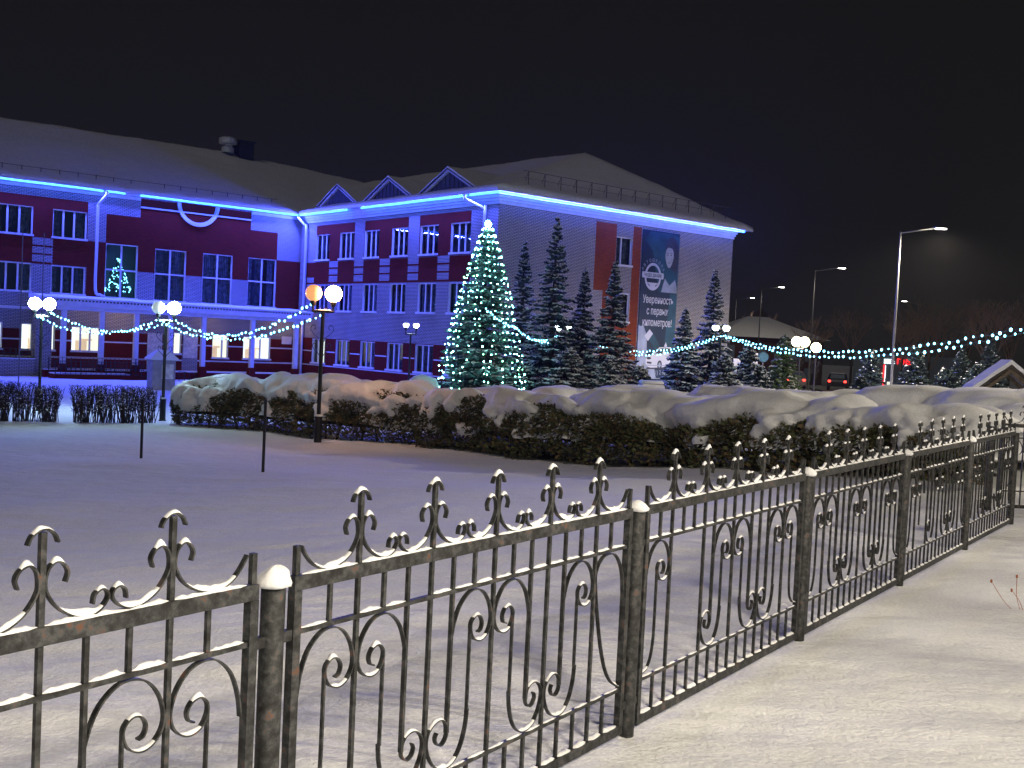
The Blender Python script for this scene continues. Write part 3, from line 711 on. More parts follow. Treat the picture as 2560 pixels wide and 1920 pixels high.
FINE = [(.056, 1.068), (.062, 1.090), (.050, 1.110), (.030, 1.116), (.013, 1.100), (.008, 1.068), (.015, 1.045), (.034, 1.018), (.064, .996), (.104, .982), (.145, .981), (.184, .997), (.213, 1.024), (.236, 1.058)]
CAP = [(-.036, 1.160), (-.028, 1.178), (-.012, 1.190), (0, 1.192), (.012, 1.190), (.028, 1.178), (.036, 1.160)]
CS = [.33, .672, 1.016, 1.360, 1.702]
def fence_panel(k, loc, rz, label, drop=(), grp='wrought iron panels of the fence', full=True):
    fr = MB()
    def ob(b, nm, mt='iron', sm=False): return b.build(nm, mt, T, smooth=sm)
    fr.box(.066, .094, -.014, .014, .02, .935); fr.box(1.946, 1.974, -.014, .014, .02, .935)
    fr.box(.066, 1.974, -.013, .013, .936, .977); fr.box(.094, 1.946, -.008, .008, .812, .826); fr.box(.094, 1.946, -.008, .008, .207, .221); fr.box(.0945, 1.9455, -.014, .014, .022, .062)
    T = fr.build('fence_panel', 'iron', FENCE); T.location = loc; T.rotation_euler = (0, 0, rz); tag(T, label)
    for x in (.072, 1.952):
        b = MB(); b.box(x, x+.016, -.008, .008, .978, 1.060); ob(b, 'end_spike')
    for x0, x1 in ((-.03, .066), (1.974, 2.01)):
        for z in (.80, .12):
            b = MB(); b.box(x0, x1, -.01, .01, z, z+.03); ob(b, 'bracket')
    sn = MB()
    for c in CS:
        b = MB(); b.box(c-.0066, c+.0066, -.0066, .0066, .063, .9355); b.box(c-.007, c+.007, -.007, .007, .9775, 1.186); ob(b, 'tall_bar')
        b = MB(); P = catmull([(c+x, z) for x, z in CAP], 4); b.ribbon(P, ST, SW); ob(b, 'bar_tip')
        snow_path(sn, P, SW*1.1, .014, ST, k+c)
    mids = [.2155, .4455, .5575, .786, .902, 1.130, 1.245, 1.474, 1.588, 1.818]
    for x in mids:
        lo = .826 if True else 0
        b = MB(); b.box(x-.0062, x+.0062, -.0062, .0062, .8265, .9355); ob(b, 'short_bar')
        b = MB(); b.box(x-.0062, x+.0062, -.0062, .0062, .0625, .2065); ob(b, 'short_bar')
    for ci in (0, 2, 4):
        c = CS[ci]
        for sgn in (-1, 1):
            if (ci, sgn) in drop: continue
            P = catmull([(c-sgn*x, z) for x, z in UP], 5) if sgn > 0 else catmull([(c+x, z) for x, z in UP], 5)
            b = MB(); b.ribbon(P, ST, SW); ob(b, 'scroll'); snow_path(sn, P[35:75], SW*.95, .010, ST, k+c); snow_path(sn, P[66:78], SW*.9, .010, ST, k+c)
            # leg down from the scroll
            xl = c+sgn*.125
            if (ci, sgn) == (0, -1): L = [(xl, .685), (xl, .45), (xl-.004, .36), (xl-.022, .29), (xl-.055, .25), (.100, .238)]
            elif (ci, sgn) == (4, 1): L = [(xl, .685), (xl, .45), (xl+.004, .36), (xl+.022, .29), (xl+.065, .25), (1.940, .238)]
            else:
                L = [(xl, .685), (xl, .395)]
            b = MB(); L = catmull(L, 5) if len(L) > 2 else L; b.ribbon(L, ST*1.3, SW*.75); ob(b, 'scroll_leg')
            if len(L) > 2: snow_path(sn, L, SW*.8, .010, ST, k)
    for ci in (1, 3):
        c = CS[ci]
        for sgn in (-1, 1):
            if (ci, sgn) in drop: continue
            P = catmull([(c-sgn*x, z) if sgn > 0 else (c+x, z) for x, z in DN], 5)
            b = MB(); b.ribbon(P, ST, SW); ob(b, 'scroll'); snow_path(sn, P[5:40], SW*.95, .012, ST, k+c+3); snow_path(sn, P[42:60], SW*.9, .010, ST, k+c+4)
            xl = c+sgn*.114
            b = MB(); b.box(xl-.0055, xl+.0055, -.0075, .0075, .345, .8115); ob(b, 'scroll_leg')
    if (4, 1) in drop:
        b = MB(); L = catmull([(1.706, .74), (1.722, .64), (1.765, .47), (1.815, .34), (1.87, .268), (1.942, .226)], 6); b.ribbon(L, ST, SW); ob(b, 'loose_strip'); snow_path(sn, L, SW, .012, ST, 4)
        b = MB(); P = catmull([(1.706, .70), (1.712, .745), (1.73, .775), (1.765, .800), (1.81, .806), (1.86, .795), (1.9, .755), (1.925, .70), (1.936, .63)], 6); b.ribbon(P, ST, SW); ob(b, 'scroll')
    # finial scrolls on the top rail
    for i, c in enumerate(CS):
        for sgn in (-1, 1):
            src = FINE if (i == 0 and sgn < 0) or (i == 4 and sgn > 0) else FIN
            P = catmull([(c+sgn*x, z) for x, z in src], 5); b = MB(); b.ribbon(P, ST, SW); ob(b, 'finial_scroll')
            snow_path(sn, P[6:22], SW, .012, ST, k*2+c); snow_path(sn, P[36:62], SW*1.05, .017, ST, k*3+c+sgn); snow_path(sn, P[62:74], SW, .011, ST, k+c)
    # snow on the rails
    xs = [.094]+sorted(CS)+[1.946]
    for a, c in zip(xs[:-1], xs[1:]): snow_run(sn, a+.006, c-.006, .9775, .026, .011, seed=k*5+a)
    allb = sorted(CS+mids)
    xs = [.094]+allb+[1.946]
    for a, c in zip(xs[:-1], xs[1:]):
        if rnd.random() < .93: snow_run(sn, a+.009, c-.009, .8262, .018, .011, seed=k*7+a, step=.01)
        snow_run(sn, a+.009, c-.009, .0622, .030, .014, seed=k*11+a, step=.01)
    for a, c in zip(xs[:-1:1], xs[1:]):
        snow_run(sn, a+.009, c-.009, .2212, .017, .006, seed=k*13+a, step=.012)
    ob(sn, 'snow', 'snowt', True)
    return T
FENCE = empty('iron_fence', (0, 0, 0), 0, 'wrought iron fence with scrolls and round posts running across the foreground', 'fence')
def fpos(u, z=0): return Vector((FX+u*math.cos(FA), FY+u*math.sin(FA), z))
plab = ['iron fence panel running out of the left edge of the picture', 'nearest complete fence panel, its last right hand scroll replaced by a slanting strip',
        'second complete fence panel, with one upper and one lower scroll missing', 'fence panel between the third and fourth round posts',
        'fence panel between the fourth and fifth posts in front of the dark hedge', 'farthest fence panel of the row, beside the corner post at the right edge']
drops = [(), ((4, 1),), ((0, 1), (1, -1)), (), ((1, -1),), ((2, 1),)]
for k in range(-1, 5):
    fence_panel(k, fpos(k*FL), FA, plab[k+1], drops[k+1])
qlab = ['', 'thick rusty round fence post nearest the camera, capped with snow', 'round fence post at the end of the nearest complete panel', 'third round fence post, with a rusty patch down its side',
        'fourth round fence post counted from the camera', 'fifth round fence post in front of the hedge', 'corner fence post by the right edge of the picture']
def post(k, loc, label):
    b = MB(); b.lathe([(.0335, -.35), (.0335, .955), (.0315, .962), (.001, .963)], 20); T = b.build('fence_post', 'post', FENCE, smooth=True)
    T.location = loc; T.rotation_euler = (0, 0, FA); tag(T, label)
    b = MB(); n = 18; r0 = rnd.uniform(.9, 1.1); i0 = 0; hh = .048*rnd.uniform(.85, 1.2); ox = rnd.uniform(-.008, .008)
    prof = [(.034, -.004), (.046, .000), (.050, .010), (.044, .42*hh), (.034, .68*hh), (.022, .84*hh), (.010, .93*hh), (.0005, .95*hh)]
    for r, z in prof:
        for j in range(n):
            a = 2*math.pi*j/n; q = 1+.26*noise.noise(Vector((math.cos(a)*1.4+k*3, math.sin(a)*1.4, z*30)))
            b.v.append((r*q*math.cos(a)+ox*z*20, r*q*math.sin(a), .9625+z*(1+.15*noise.noise(Vector((a, k, z*40)))))) 
    for i in range(len(prof)-1):
        for j in range(n): b.f.append((i*n+j, i*n+(j+1) % n, (i+1)*n+(j+1) % n, (i+1)*n+j)); b.mi.append(0)
    b.build('snow_cap', 'snowt', T, smooth=True)
for k in range(0, 6): post(k, fpos(k*FL), qlab[k+1])
FENCE = empty('iron_fence', (0, 0, 0), 0, 'short piece of iron fence turning away to the right behind the corner post', 'fence')
fence_panel(9, Vector((5.47, 12.15, .02)), R(4), 'fence panel turning away to the right behind the corner post', ())
post(9, Vector((5.42, 12.15, 0)), 'last fence post, standing behind the corner post')

# ------------------------------------------------------------------ hedges
def poly(P):
    P = [Vector(p) for p in P]; L = [0]
    for a, c in zip(P[:-1], P[1:]): L.append(L[-1]+(c-a).length)
    def f(s):
        s = max(0, min(L[-1]-1e-6, s))
        for i in range(len(L)-1):
            if s <= L[i+1]: t = (s-L[i])/(L[i+1]-L[i]); return P[i].lerp(P[i+1], t)
    return f, L[-1]
def hedge(name, axis, W, HH, seed, label, nleaf, lowsnow=0.0, nfleck=2500, ends=True, sn_a=.0, dth=.30):
    ax = catmull(axis, 8); f, LT = poly([(x, y, 0) for x, y in ax])
    T = empty(name, Vector((axis[0][0], axis[0][1], 0)), 0, label, 'hedge'); base = T.location.copy()
    def frame(s):
        p = f(s); t = (f(s+.25)-f(s-.25)); t.normalize(); n = Vector((t.y, -t.x, 0)); return p, t, n   # n points to the camera side
    def dome(s, th):
        d = noise.voronoi(Vector((s/1.45+seed*7+.35*math.sin(th*2+s), th*1.25+seed+.2*math.sin(s*1.7), 0)))[0][0]
        return math.sqrt(max(0, 1-min(1, d*1.15)**2))
    def body(s, th, off=0):
        p, t, n = frame(s); e = 1.0; q_ = s/LT*(len(HH)-1); i_ = min(int(q_), len(HH)-2); H = HH[i_]+(HH[i_+1]-HH[i_])*(q_-i_)
        if ends:
            q = min(1, s/1.3, (LT-s)/1.3); e = math.sqrt(max(.02, 1-(1-q)**2))
        k = .70+.32*dome(s, th)+.12*noise.noise(Vector((s*.5, th*.8, seed)))+.05*noise.noise(Vector((s*2.3, th*3, seed+3)))
        ww = W*k*(.45+.55*e)*(1+.10*noise.noise(Vector((s*.3, 4, seed)))); hh = H*k*(.5+.5*e)*(1+.10*noise.noise(Vector((s*.33, 9, seed))))
        c, si = math.cos(th), math.sin(th)
        lx = (abs(c)**.75)*(1 if c > 0 else -1)*ww; hz = max(0, si)**.62*hh
        g = zbase(p.x, p.y); z0 = .22+.12*noise.noise(Vector((s*1.1, 2, seed)))
        P = Vector((p.x, p.y, g))+n*lx; P.z += z0+hz*(1-z0/hh)
        if off:
            d = (n*(c*1.0)+Vector((0, 0, max(.1, si)))).normalized(); P += d*off
        return P-base
    # th: 0 = camera side bottom .. pi = far side bottom
    def tau(s, th):
        up_ = math.sin(th); x = (th-.66-lowsnow)/.85
        a = .11 + .17*max(0, min(1, x+.45)) if x > 0 else .11+x*.36
        if th > 2.3: a -= (th-2.3)*.45
        a += sn_a+.40*noise.noise(Vector((s*.95+seed, th*1.5, 11)))-(1.3*max(0, noise.noise(Vector((s*.8+seed*3, th*1.3, 31)))-.10)*max(0, min(1, (1.15-th)/.35, (th-.2)/.2))*(seed == 1))+(.24*noise.noise(Vector((s*2.4, th*2.4, seed+5)))+.13*noise.noise(Vector((s*6, th*6, 1))))*max(.18, 1-max(0, th-.5)*1.3)
        a += .10*(dome(s, th)-.5)
        return a
    NS = int(LT/.055); NT = 64
    b = MB(); co = MB()
    for i in range(NS+1):
        s = LT*i/NS
        for j in range(NT+1):
            th = .10+(math.pi-.15)*j/NT; tt = tau(s, th)
            b.v.append(tuple(body(s, th, min(.30, max(-.16, tt)))))
    for i in range(NS):
        for j in range(NT):
            q = (i*(NT+1)+j, (i+1)*(NT+1)+j, (i+1)*(NT+1)+j+1, i*(NT+1)+j+1)
            th = .10+(math.pi-.15)*(j+.5)/NT
            if tau(LT*(i+.5)/NS, th) > -.15: b.f.append(q); b.mi.append(0)
    if ends:
        for i in (0, NS):
            q = tuple(i*(NT+1)+j for j in range(NT+1)); b.f.append(q if i else tuple(reversed(q))); b.mi.append(0)
    b.build('snow_blanket', 'snowt', T, smooth=True)
    n1, n2 = int(LT/.35), 14
    for i in range(n1+1):
        for j in range(n2+1): co.v.append(tuple(body(LT*i/n1, .05+(math.pi-.1)*j/n2, -.17)))
    for i in range(n1):
        for j in range(n2): co.f.append((i*(n2+1)+j, (i+1)*(n2+1)+j, (i+1)*(n2+1)+j+1, i*(n2+1)+j+1)); co.mi.append(0)
    co.build('light_blocking_core', 'twig', T, smooth=True)  # dark shell added inside the hedge to stop light passing through
    b = MB(); rr = random.Random(seed)
    for _ in range(nleaf):
        s = rr.uniform(.0, LT); th = abs(rr.gauss(0, .75)) if rr.random() < .8 else rr.uniform(0, 2.6)
        if th > 2.7: continue
        off = rr.uniform(-.15, .06); tt = tau(s, th)
        if tt > .13 and rr.random() < .93: continue
        if tt > .05: off += rr.uniform(0, .05)
        P = body(s, th, off)
        if th < .12: P.z -= rr.uniform(0, .28)
        p, t, n = frame(s)
        d = (n*rr.uniform(.2, 1)+t*rr.uniform(-.9, .9)+Vector((0, 0, rr.uniform(-.5, .9)))).normalized()
        L = rr.uniform(.05, .13); wv = d.cross(Vector((rr.uniform(-1, 1), rr.uniform(-1, 1), rr.uniform(-1, 1)))).normalized()*L*rr.uniform(.16, .30)
        b.cur = 0 if rr.random() < .72 else 1
        m_ = P+d*L*.5
        b.quad(P, m_+wv, P+d*L); b.quad(P, P+d*L, m_-wv)
        sd = (d+wv.normalized()*.9).normalized(); b.quad(m_, m_+sd*L*.5+Vector((0, 0, .012)), m_+sd*L*.45-Vector((0, 0, .012)))
    b.build('foliage', ['thuja', 'thujab'], T)
    b = MB()
    for _ in range(nfleck):
        s = rr.uniform(0, LT); th = rr.uniform(.05, 1.15)
        cl = noise.noise(Vector((s*1.1, th*2.2, seed+20)))
        if cl < -.22+(.30-th*.35): continue
        P = body(s, th, rr.uniform(-.02, .07)); r = rr.uniform(.012, .04)*(1+max(0, cl)); i0 = len(b.v)
        p, t, n = frame(s); ax_ = (t*rr.uniform(-1, 1)+n*rr.uniform(.3, 1)+Vector((0, 0, -.3))).normalized()*r*1.5; sx = ax_.cross(Vector((0, 0, 1)))*.5
        zz = Vector((0, 0, r*.5))
        b.v += [tuple(P-ax_), tuple(P+ax_), tuple(P+sx), tuple(P-sx), tuple(P+zz), tuple(P-zz*.5)]
        for q in ((0, 2, 4), (2, 1, 4), (1, 3, 4), (3, 0, 4), (2, 0, 5), (1, 2, 5), (3, 1, 5), (0, 3, 5)): b.f.append(tuple(i0+v for v in q)); b.mi.append(0)
    b.build('snow_clumps', 'snowt', T, smooth=True)
    s = .5
    while s < LT-.3:
        p, t, n = frame(s); b = MB(); q = p+n*rr.uniform(-.3, W*.55); q.z = zbase(q.x, q.y); q -= base
        top = q+Vector((rr.uniform(-.25, .25), rr.uniform(-.1, .1), .62)); b.tube([q-Vector((0, 0, .1)), (q+top)/2+Vector((rr.uniform(-.05, .05), 0, 0)), top], [.04, .032, .024], 6)
        for _ in range(4):
            e_ = top+Vector((rr.uniform(-.3, .3), rr.uniform(-.2, .2), rr.uniform(-.15, .25))); b.tube([q.lerp(top, rr.uniform(.3, .8)), e_], [.015, .008], 4)
        b.build('trunk', 'bark', T); s += rr.uniform(.45, .8)
    return T
hedge('clipped_hedge', [(-9.9, 32.9), (-8.6, 32.2), (-5.9, 30.4), (-3.9, 28.2), (-1.0, 25.7), (.3, 23.6), (2.6, 21.0), (4.9, 18.2), (6.1, 16.6), (7.05, 15.15)], 1.05, (1.32, 1.30, 1.25, 1.15, 1.0, .85), 1,
      'long clipped evergreen hedge with lumpy snow on top, directly behind the iron fence', 95000, nfleck=17000)
hedge('clipped_hedge', [(-1.2, 29.6), (1.6, 27.0), (4.4, 23.7), (6.3, 21.0), (8.0, 18.6), (9.4, 17.2), (11.5, 16.3)], 1.35, (1.2, 1.15, 1.05, .95), 2,
      'second snow-laden hedge showing behind the first at the right', 22000, nfleck=1500, lowsnow=-.25, sn_a=.06)

# leafless clipped shrubs at the left
def bare_shrub(loc, h, r, seed, label):
    T = empty('bare_shrub', loc, 0, label, 'shrub', 'leafless clipped shrubs along the path')
    rr = random.Random(seed); b = MB(); s = MB()
    for i in range(52):
        a = rr.uniform(0, 6.28); q = rr.uniform(0, .34); p0 = Vector((q*math.cos(a), q*math.sin(a), -.05)); a += rr.uniform(-.4, .4)
        e = Vector((r*math.cos(a)*rr.uniform(.2, 1.1), r*math.sin(a)*rr.uniform(.2, 1.1), h*rr.uniform(.72, 1.03))); m_ = p0.lerp(e, .5)+Vector((rr.uniform(-.06, .06), rr.uniform(-.06, .06), 0))
        b.tube([p0, m_, e], [.013, .010, .006], 3, False)
        for _ in range(7):
            t = rr.uniform(.3, 1); p = p0.lerp(m_, t*2) if t < .5 else m_.lerp(e, t*2-1)
            tw = p+Vector((rr.uniform(-.14, .14), rr.uniform(-.14, .14), rr.uniform(.06, .22))); tw.z = min(tw.z, h*1.02); b.tube([p, tw], [.008, .005], 3, False)
            if rr.random() < .42:
                c = p.lerp(tw, rr.random()); k = rr.uniform(.012, .03); s.sphere(c, k, 6, .7)
    b.build('twigs', 'twig', T); s.build('snow', 'snowt', T, smooth=True)
sp0, sp1 = Vector((-15.9, 30.6, 0)), Vector((-10.7, 32.5, 0))
nS = 9; sl = ['leftmost bare shrub, cut by the left edge of the picture', 'second bare shrub from the left edge', 'third bare shrub from the left edge', 'fourth bare shrub from the left edge', 'last bare shrub before the snowy gap under the left lamp',
      'first bare shrub right of the snowy gap', 'bare shrub midway between the snowy gap and the evergreen hedge', 'bare shrub beside the thin dark stake', 'bare shrub touching the end of the evergreen hedge']
for i, t in enumerate([.02, .13, .24, .35, .46, .64, .74, .85, .95]):
    p = sp0.lerp(sp1, t); p.z = zbase(p.x, p.y)+.03; bare_shrub(p, rnd.uniform(1.0, 1.15), .40, 50+i, sl[i])

# ------------------------------------------------------------------ conifers
def conifer(loc, h, r, seed, label, cat='spruce', group=None, name='spruce_tree', nm=('needle',), dens=1.0, snowy=1.0, low=.04, light=False, ex=.82, gap=1.0):
    T = empty(name, loc, rnd.uniform(0, 6), label, cat, group); rr = random.Random(seed)
    b = MB(); b.tube([(0, 0, -.3), (0, 0, h*.5), (0, 0, h)], [.035*h**.8, .02*h**.8, .006], 8); b.build('trunk', 'bark', T)
    b = MB(); s = MB(); z = low*h; k = 0; zc = z
    while z < h*.985:
        zc = z; t = z/h; R_ = r*(1-t)**ex*(1 if t > .12 else .85+t)
        n = int((6+6*(1-t))*dens); a0 = rr.uniform(0, 6.28)
        for i in range(n):
            z = zc+rr.uniform(-.5, .5)*gap*h*.03; t = min(.99, max(0, z/h)); a = a0+6.283*i/n+rr.uniform(-.28, .28); L = R_*rr.choice([rr.uniform(.6, .9), rr.uniform(.85, 1.0), rr.uniform(.95, 1.13)])+.05
            dr = Vector((math.cos(a), math.sin(a), 0)); sd = Vector((-dr.y, dr.x, 0))
            droop = rr.uniform(.10, .30)*(1-t*.6)
            pt = lambda q: dr*(L*q)+Vector((0, 0, z+L*(-droop*q*1.6+droop*1.1*q*q*q)+(.28*L*q if t > .72 else 0)))
            m = max(5, int(L/.11*dens))
            for j in range(m):
                q0 = .12+.88*j/m; p = pt(q0); q1 = min(1, q0+1.4/m); pe = pt(q1)
                wd = .05
                b.quad(p-sd*wd, p+sd*wd, pe+sd*wd*.7, pe-sd*wd*.7)
                tl = L*.34*(1-q0*.55)*rr.uniform(.6, 1.2)+.05
                for sg in (-1, 1):
                    d = (sd*sg+dr*rr.uniform(.5, 1.1)+Vector((0, 0, rr.uniform(-.55, .1)))).normalized(); e = p+d*tl
                    wv = Vector((rr.uniform(-.3, .3), rr.uniform(-.3, .3), 1)).cross(d).normalized()*rr.uniform(.030, .055)
                    b.quad(p-wv*.7, p+wv*.7, e+wv*.25, e-wv*.25)
                    hg = Vector((0, 0, -rr.uniform(.05, .13))); b.quad(p, e, e+hg*.3, p.lerp(e, .5)+hg)
                    if rr.random() < .45*snowy and q0 > .25:
                        ww = Vector((0, 0, 1)).cross(d).normalized()*rr.uniform(.02, .05); u_ = Vector((0, 0, rr.uniform(.02, .05))); c0, c1 = p.lerp(e, .25), p.lerp(e, .95)
                        s.quad(c0-ww+u_*.3, c0+u_*1.3, c1+u_, c1-ww*.8+u_*.2); s.quad(c0+u_*1.3, c0+ww+u_*.3, c1+ww*.8+u_*.2, c1+u_)
            if rr.random() < .62*snowy:
                q0 = rr.uniform(.35, .7); c0, c1 = pt(q0), pt(min(1, q0+rr.uniform(.2, .4))); ww = sd*rr.uniform(.04, .11)*(.6+L*.4); u_ = Vector((0, 0, rr.uniform(.04, .09)))
                mid = c0.lerp(c1, .5)+u_*1.1
                for sg in (-1, 1):
                    q_ = [c0+u_*.4, c0+ww*sg*.6, mid+ww*sg-u_*.8, mid]; s.quad(*(q_ if sg < 0 else reversed(q_)))
                    q_ = [mid, mid+ww*sg-u_*.8, c1+ww*sg*.4, c1+u_*.3]; s.quad(*(q_ if sg < 0 else reversed(q_)))
        z = zc; z += gap*h*.030*(1.15-t*.6)*rr.uniform(.75, 1.3)+.02; k += 1
    b.build('crown', list(nm), T); s.build('snow', 'snowt', T, smooth=True)
    return T
XM = Vector((-1.27, 44, -1.45))
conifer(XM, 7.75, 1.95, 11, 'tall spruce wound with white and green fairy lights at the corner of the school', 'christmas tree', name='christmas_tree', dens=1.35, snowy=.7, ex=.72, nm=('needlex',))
SP = [((.30, 50.3), 6.4, 1.9, 'slim dark spruce just right of the lit tree, against the brick end wall'), ((1.67, 48), 7.2, 2.5, 'tallest dark spruce, right of the lit christmas tree'),
      ((3.05, 48.6), 5.15, 1.7, 'middle sized spruce left of the red wall strip'), ((4.24, 47), 5.35, 2.15, 'snowy spruce in front of the red wall strip and the window'),
      ((9.3, 51), 5.5, 2.0, 'slender spruce near the right corner of the end wall'), ((7.85, 50), 3.6, 1.8, 'short broad spruce right of the banner'),
      ((2.3, 44.5), 1.5, 1.8, 'low wide spruce at the foot of the tallest dark spruce'), ((3.9, 43.5), 1.25, 1.5, 'low bushy spruce below the snowy spruce'), ((5.3, 45), .9, 1.35, 'small spruce at the lower left of the banner'),
      ((9.0, 46), 1.55, 1.5, 'small spruce under the right hand twin lamp'), ((10.3, 47.5), 2.1, 1.35, 'small spruce right of the twin lamp by the wall corner'), ((.4, 45.5), .8, 1.5, 'low spruce beside the foot of the lit tree')]
for i, ((x, y), zt, r, lb) in enumerate(SP):
    z0 = zbase(x, y); conifer((x, y, z0), zt-z0, r*(.82 if zt > 3 else 1), 20+i, lb, group='dark snowy spruces before the end wall', dens=.95 if zt > 3 else .9, snowy=1.7, ex=1.0 if zt > 3 else .8, gap=1.2)
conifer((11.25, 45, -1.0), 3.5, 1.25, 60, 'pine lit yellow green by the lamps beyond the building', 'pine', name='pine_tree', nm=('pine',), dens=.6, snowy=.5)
conifer((9.5, 41.5, -.8), 2.0, 1.3, 61, 'small spreading pine in front of the yellow green pine', 'pine', name='pine_tree', nm=('needle',), dens=.6, snowy=.9)
for i, (x, y, h, r) in enumerate([(14.2, 44, 1.7, 1.1), (20.5, 62, 3.3, 1.5), (23.4, 63, 3.6, 1.6), (26.5, 64, 3.4, 1.6), (28.6, 65, 3.9, 1.7), (24.9, 58, 2.5, 1.4), (22.0, 55, 2.2, 1.4)]):
    lbs = ['low conifer right of the small pine', 'dark conifer left of the red neon sign', 'dark conifer under the red neon sign', 'dark conifer right of the red neon sign', 'dark conifer behind the wooden gable roof', 'lower dark conifer by the snowy hedge, right of the neon', 'lower dark conifer by the snowy hedge, below the neon']
    conifer((x, y, zbase(x, y)), h, r, 80+i, lbs[i], group='dark conifers across the street', dens=.75, snowy=.10)
# low snow covered bush left of the lit tree
b = MB(); b.sphere((0, 0, 0), .62, 18, .8)
for i, v in enumerate(b.v):
    k = 1+.35*noise.noise(Vector(v)*2.2)+.1*noise.noise(Vector(v)*7); b.v[i] = (v[0]*k*1.1, v[1]*k, v[2]*k)
T = empty('snowy_bush', (-3.45, 43.2, -.35), 0, 'low bush buried in snow, left of the foot of the lit christmas tree', 'bush'); b.build('snow_mound', 'snowt', T, smooth=True)
b = MB(); rr = random.Random(5)
for _ in range(500):
    a = rr.uniform(0, 6.28); p = Vector((.75*math.cos(a), .65*math.sin(a), rr.uniform(-.9, -.1))); e = p+Vector((rr.uniform(-.15, .15), rr.uniform(-.15, .15), rr.uniform(-.1, .15))); wv = Vector((.02, .01, .02)); b.quad(p-wv, p+wv, e+wv, e-wv)
b.build('foliage', 'needle', T)

# ------------------------------------------------------------------ fairy lights
bm_ = MB(); bm_.sphere((0, 0, 0), 1, 8); bo = bm_.build('bulb', 'bulbc', None, smooth=True); BMC = bo.data; bpy.data.objects.remove(bo); bo = bm_.build('bulb', 'bulb', None, smooth=True); BME = bo.data; bpy.data.objects.remove(bo)
bo = bm_.build('bulb', 'bulbg', None, smooth=True); BMG = bo.data; bpy.data.objects.remove(bo)
def bulb(p, r, parent, green=False, cy=False):
    o = bpy.data.objects.new('bulb', BMC if cy else BMG if green else BME); COL.objects.link(o); o.parent = parent; o.location = p; o.scale = (r, r, r*1.2); return o
LT_ = empty('string_lights', XM, 0, 'white and green fairy lights hanging in vertical strands over the christmas tree', 'string lights')
rr = random.Random(3); cabs = MB(); pts = []
for i in range(19):
    a0 = 6.283*i/19+rr.uniform(-.08, .08); L = []
    nb = 27; ph = rr.uniform(0, 6)
    for j in range(nb):
        t = 1-(j+.6+rr.uniform(-.18, .18))/nb*.97; z = 7.75*t
        R_ = (1.92*(1-t)**.74)*(1 if t > .12 else .85+t)*rr.uniform(.96, 1.07)+.10
        a = a0+.10*math.sin(j*.35+ph)+rr.uniform(-.03, .03); p = Vector((R_*math.cos(a), R_*math.sin(a), z)); L.append(p); pts.append((p, j))
    cabs.tube(L, .008, 3, False)
cabs.build('cable', 'cable', LT_)
for i in range(60):
    a = 6.283*i/60; pts.append((Vector((1.9*math.cos(a), 1.9*math.sin(a), .42+.16*abs(math.sin(a*2.5)))), 30))
vis = sorted(pts, key=lambda q: q[0].y)
front = [q for q in vis if q[0].y < .35]; rr.shuffle(front)
keep = front[:100]; rest = [q for q in pts if all(q is not k for k in keep)]
for p, j in keep: bulb(p, rr.uniform(.016, .027), LT_, rr.random() < .18)
b = MB()
for p, j in rest:
    b.cur = 1 if rr.random() < .18 else 0; b.sphere(p, rr.uniform(.014, .026), 8)
o = b.build('bulbs', ['bulb', 'bulbg'], LT_, smooth=True); o['kind'] = 'stuff'
st = MB()
for i in range(26):
    d = Vector((rr.gauss(0, 1), rr.gauss(0, 1), rr.gauss(0, .9))).normalized()*rr.uniform(.02, .17); st.sphere((d.x, d.y, 7.78+d.z), .045, 8)
o = st.build('treetop_cluster', 'bulb', LT_, smooth=True)
def garland(p0, p1, sag, n, label, seed, br=.04, two=None):
    p0, p1 = Vector(p0), Vector(p1); T = empty('light_garland', p0, 0, label, 'light garland', 'light garlands strung between the lamps'); rr = random.Random(seed)
    f = lambda t: (p1-p0)*t+Vector((0, 0, -4*sag*t*(1-t)))
    b = MB(); b.tube([f(i/40)+Vector((0, 0, rr.uniform(-.01, .01))) for i in range(41)], .009, 4); b.build('cable', 'cable', T, smooth=True)
    for i in range(n):
        t = (i+.5)/n; p = f(t)+Vector((rr.uniform(-.03, .03), 0, rr.choice([-.022, .016])+rr.uniform(-.006, .006))); bulb(p, br*.72*rr.uniform(.75, 1.3), T, cy=True)
garland((-15.95, 36, 1.75), (-11.02, 33.4, 1.78), .50, 34, 'front garland between the two leftmost twin lamps', 1, .036)
garland((-15.5, 36, 1.86), (-10.5, 33.5, 1.80), .46, 34, 'rear garland between the two leftmost twin lamps', 2, .036)
garland((-10.98, 33.4, 1.78), (-4.62, 26, 2.10), .62, 44, 'garland from the second lamp to the pole of the amber lamp', 3, .034)
garland((-10.52, 33.5, 1.80), (-4.86, 26, 2.36), .62, 44, 'garland from the second lamp to the left globe of the amber lamp', 4, .034)
garland((.05, 43.3, 2.2), (2.1, 50, 2.1), .42, 22, 'short garland from the lit tree to the nearest twin lamp', 5, .042)
garland((.25, 43.3, 2.0), (2.4, 50, 2.05), .35, 20, 'lower short garland from the lit tree to the nearest twin lamp', 6, .040)
garland((2.4, 50, 2.15), (8.9, 48, 2.3), .75, 44, 'upper garland between the twin lamps in front of the end wall', 7, .040)
garland((2.3, 49.9, 2.05), (9.2, 47.9, 2.35), .88, 44, 'lower garland between the twin lamps in front of the end wall', 8, .040)
garland((9.3, 48, 2.4), (12.45, 24, 2.85), .80, 62, 'upper garland running from the wall corner lamp out of the right edge', 9, .043)
garland((9.2, 47.9, 2.35), (12.6, 24, 2.80), .92, 62, 'lower garland running from the wall corner lamp out of the right edge', 10, .043)
garland((-1.2, 42.2, 2.9), (.05, 43.3, 2.2), .1, 14, 'bright garland loop on the right side of the lit tree', 12, .042)

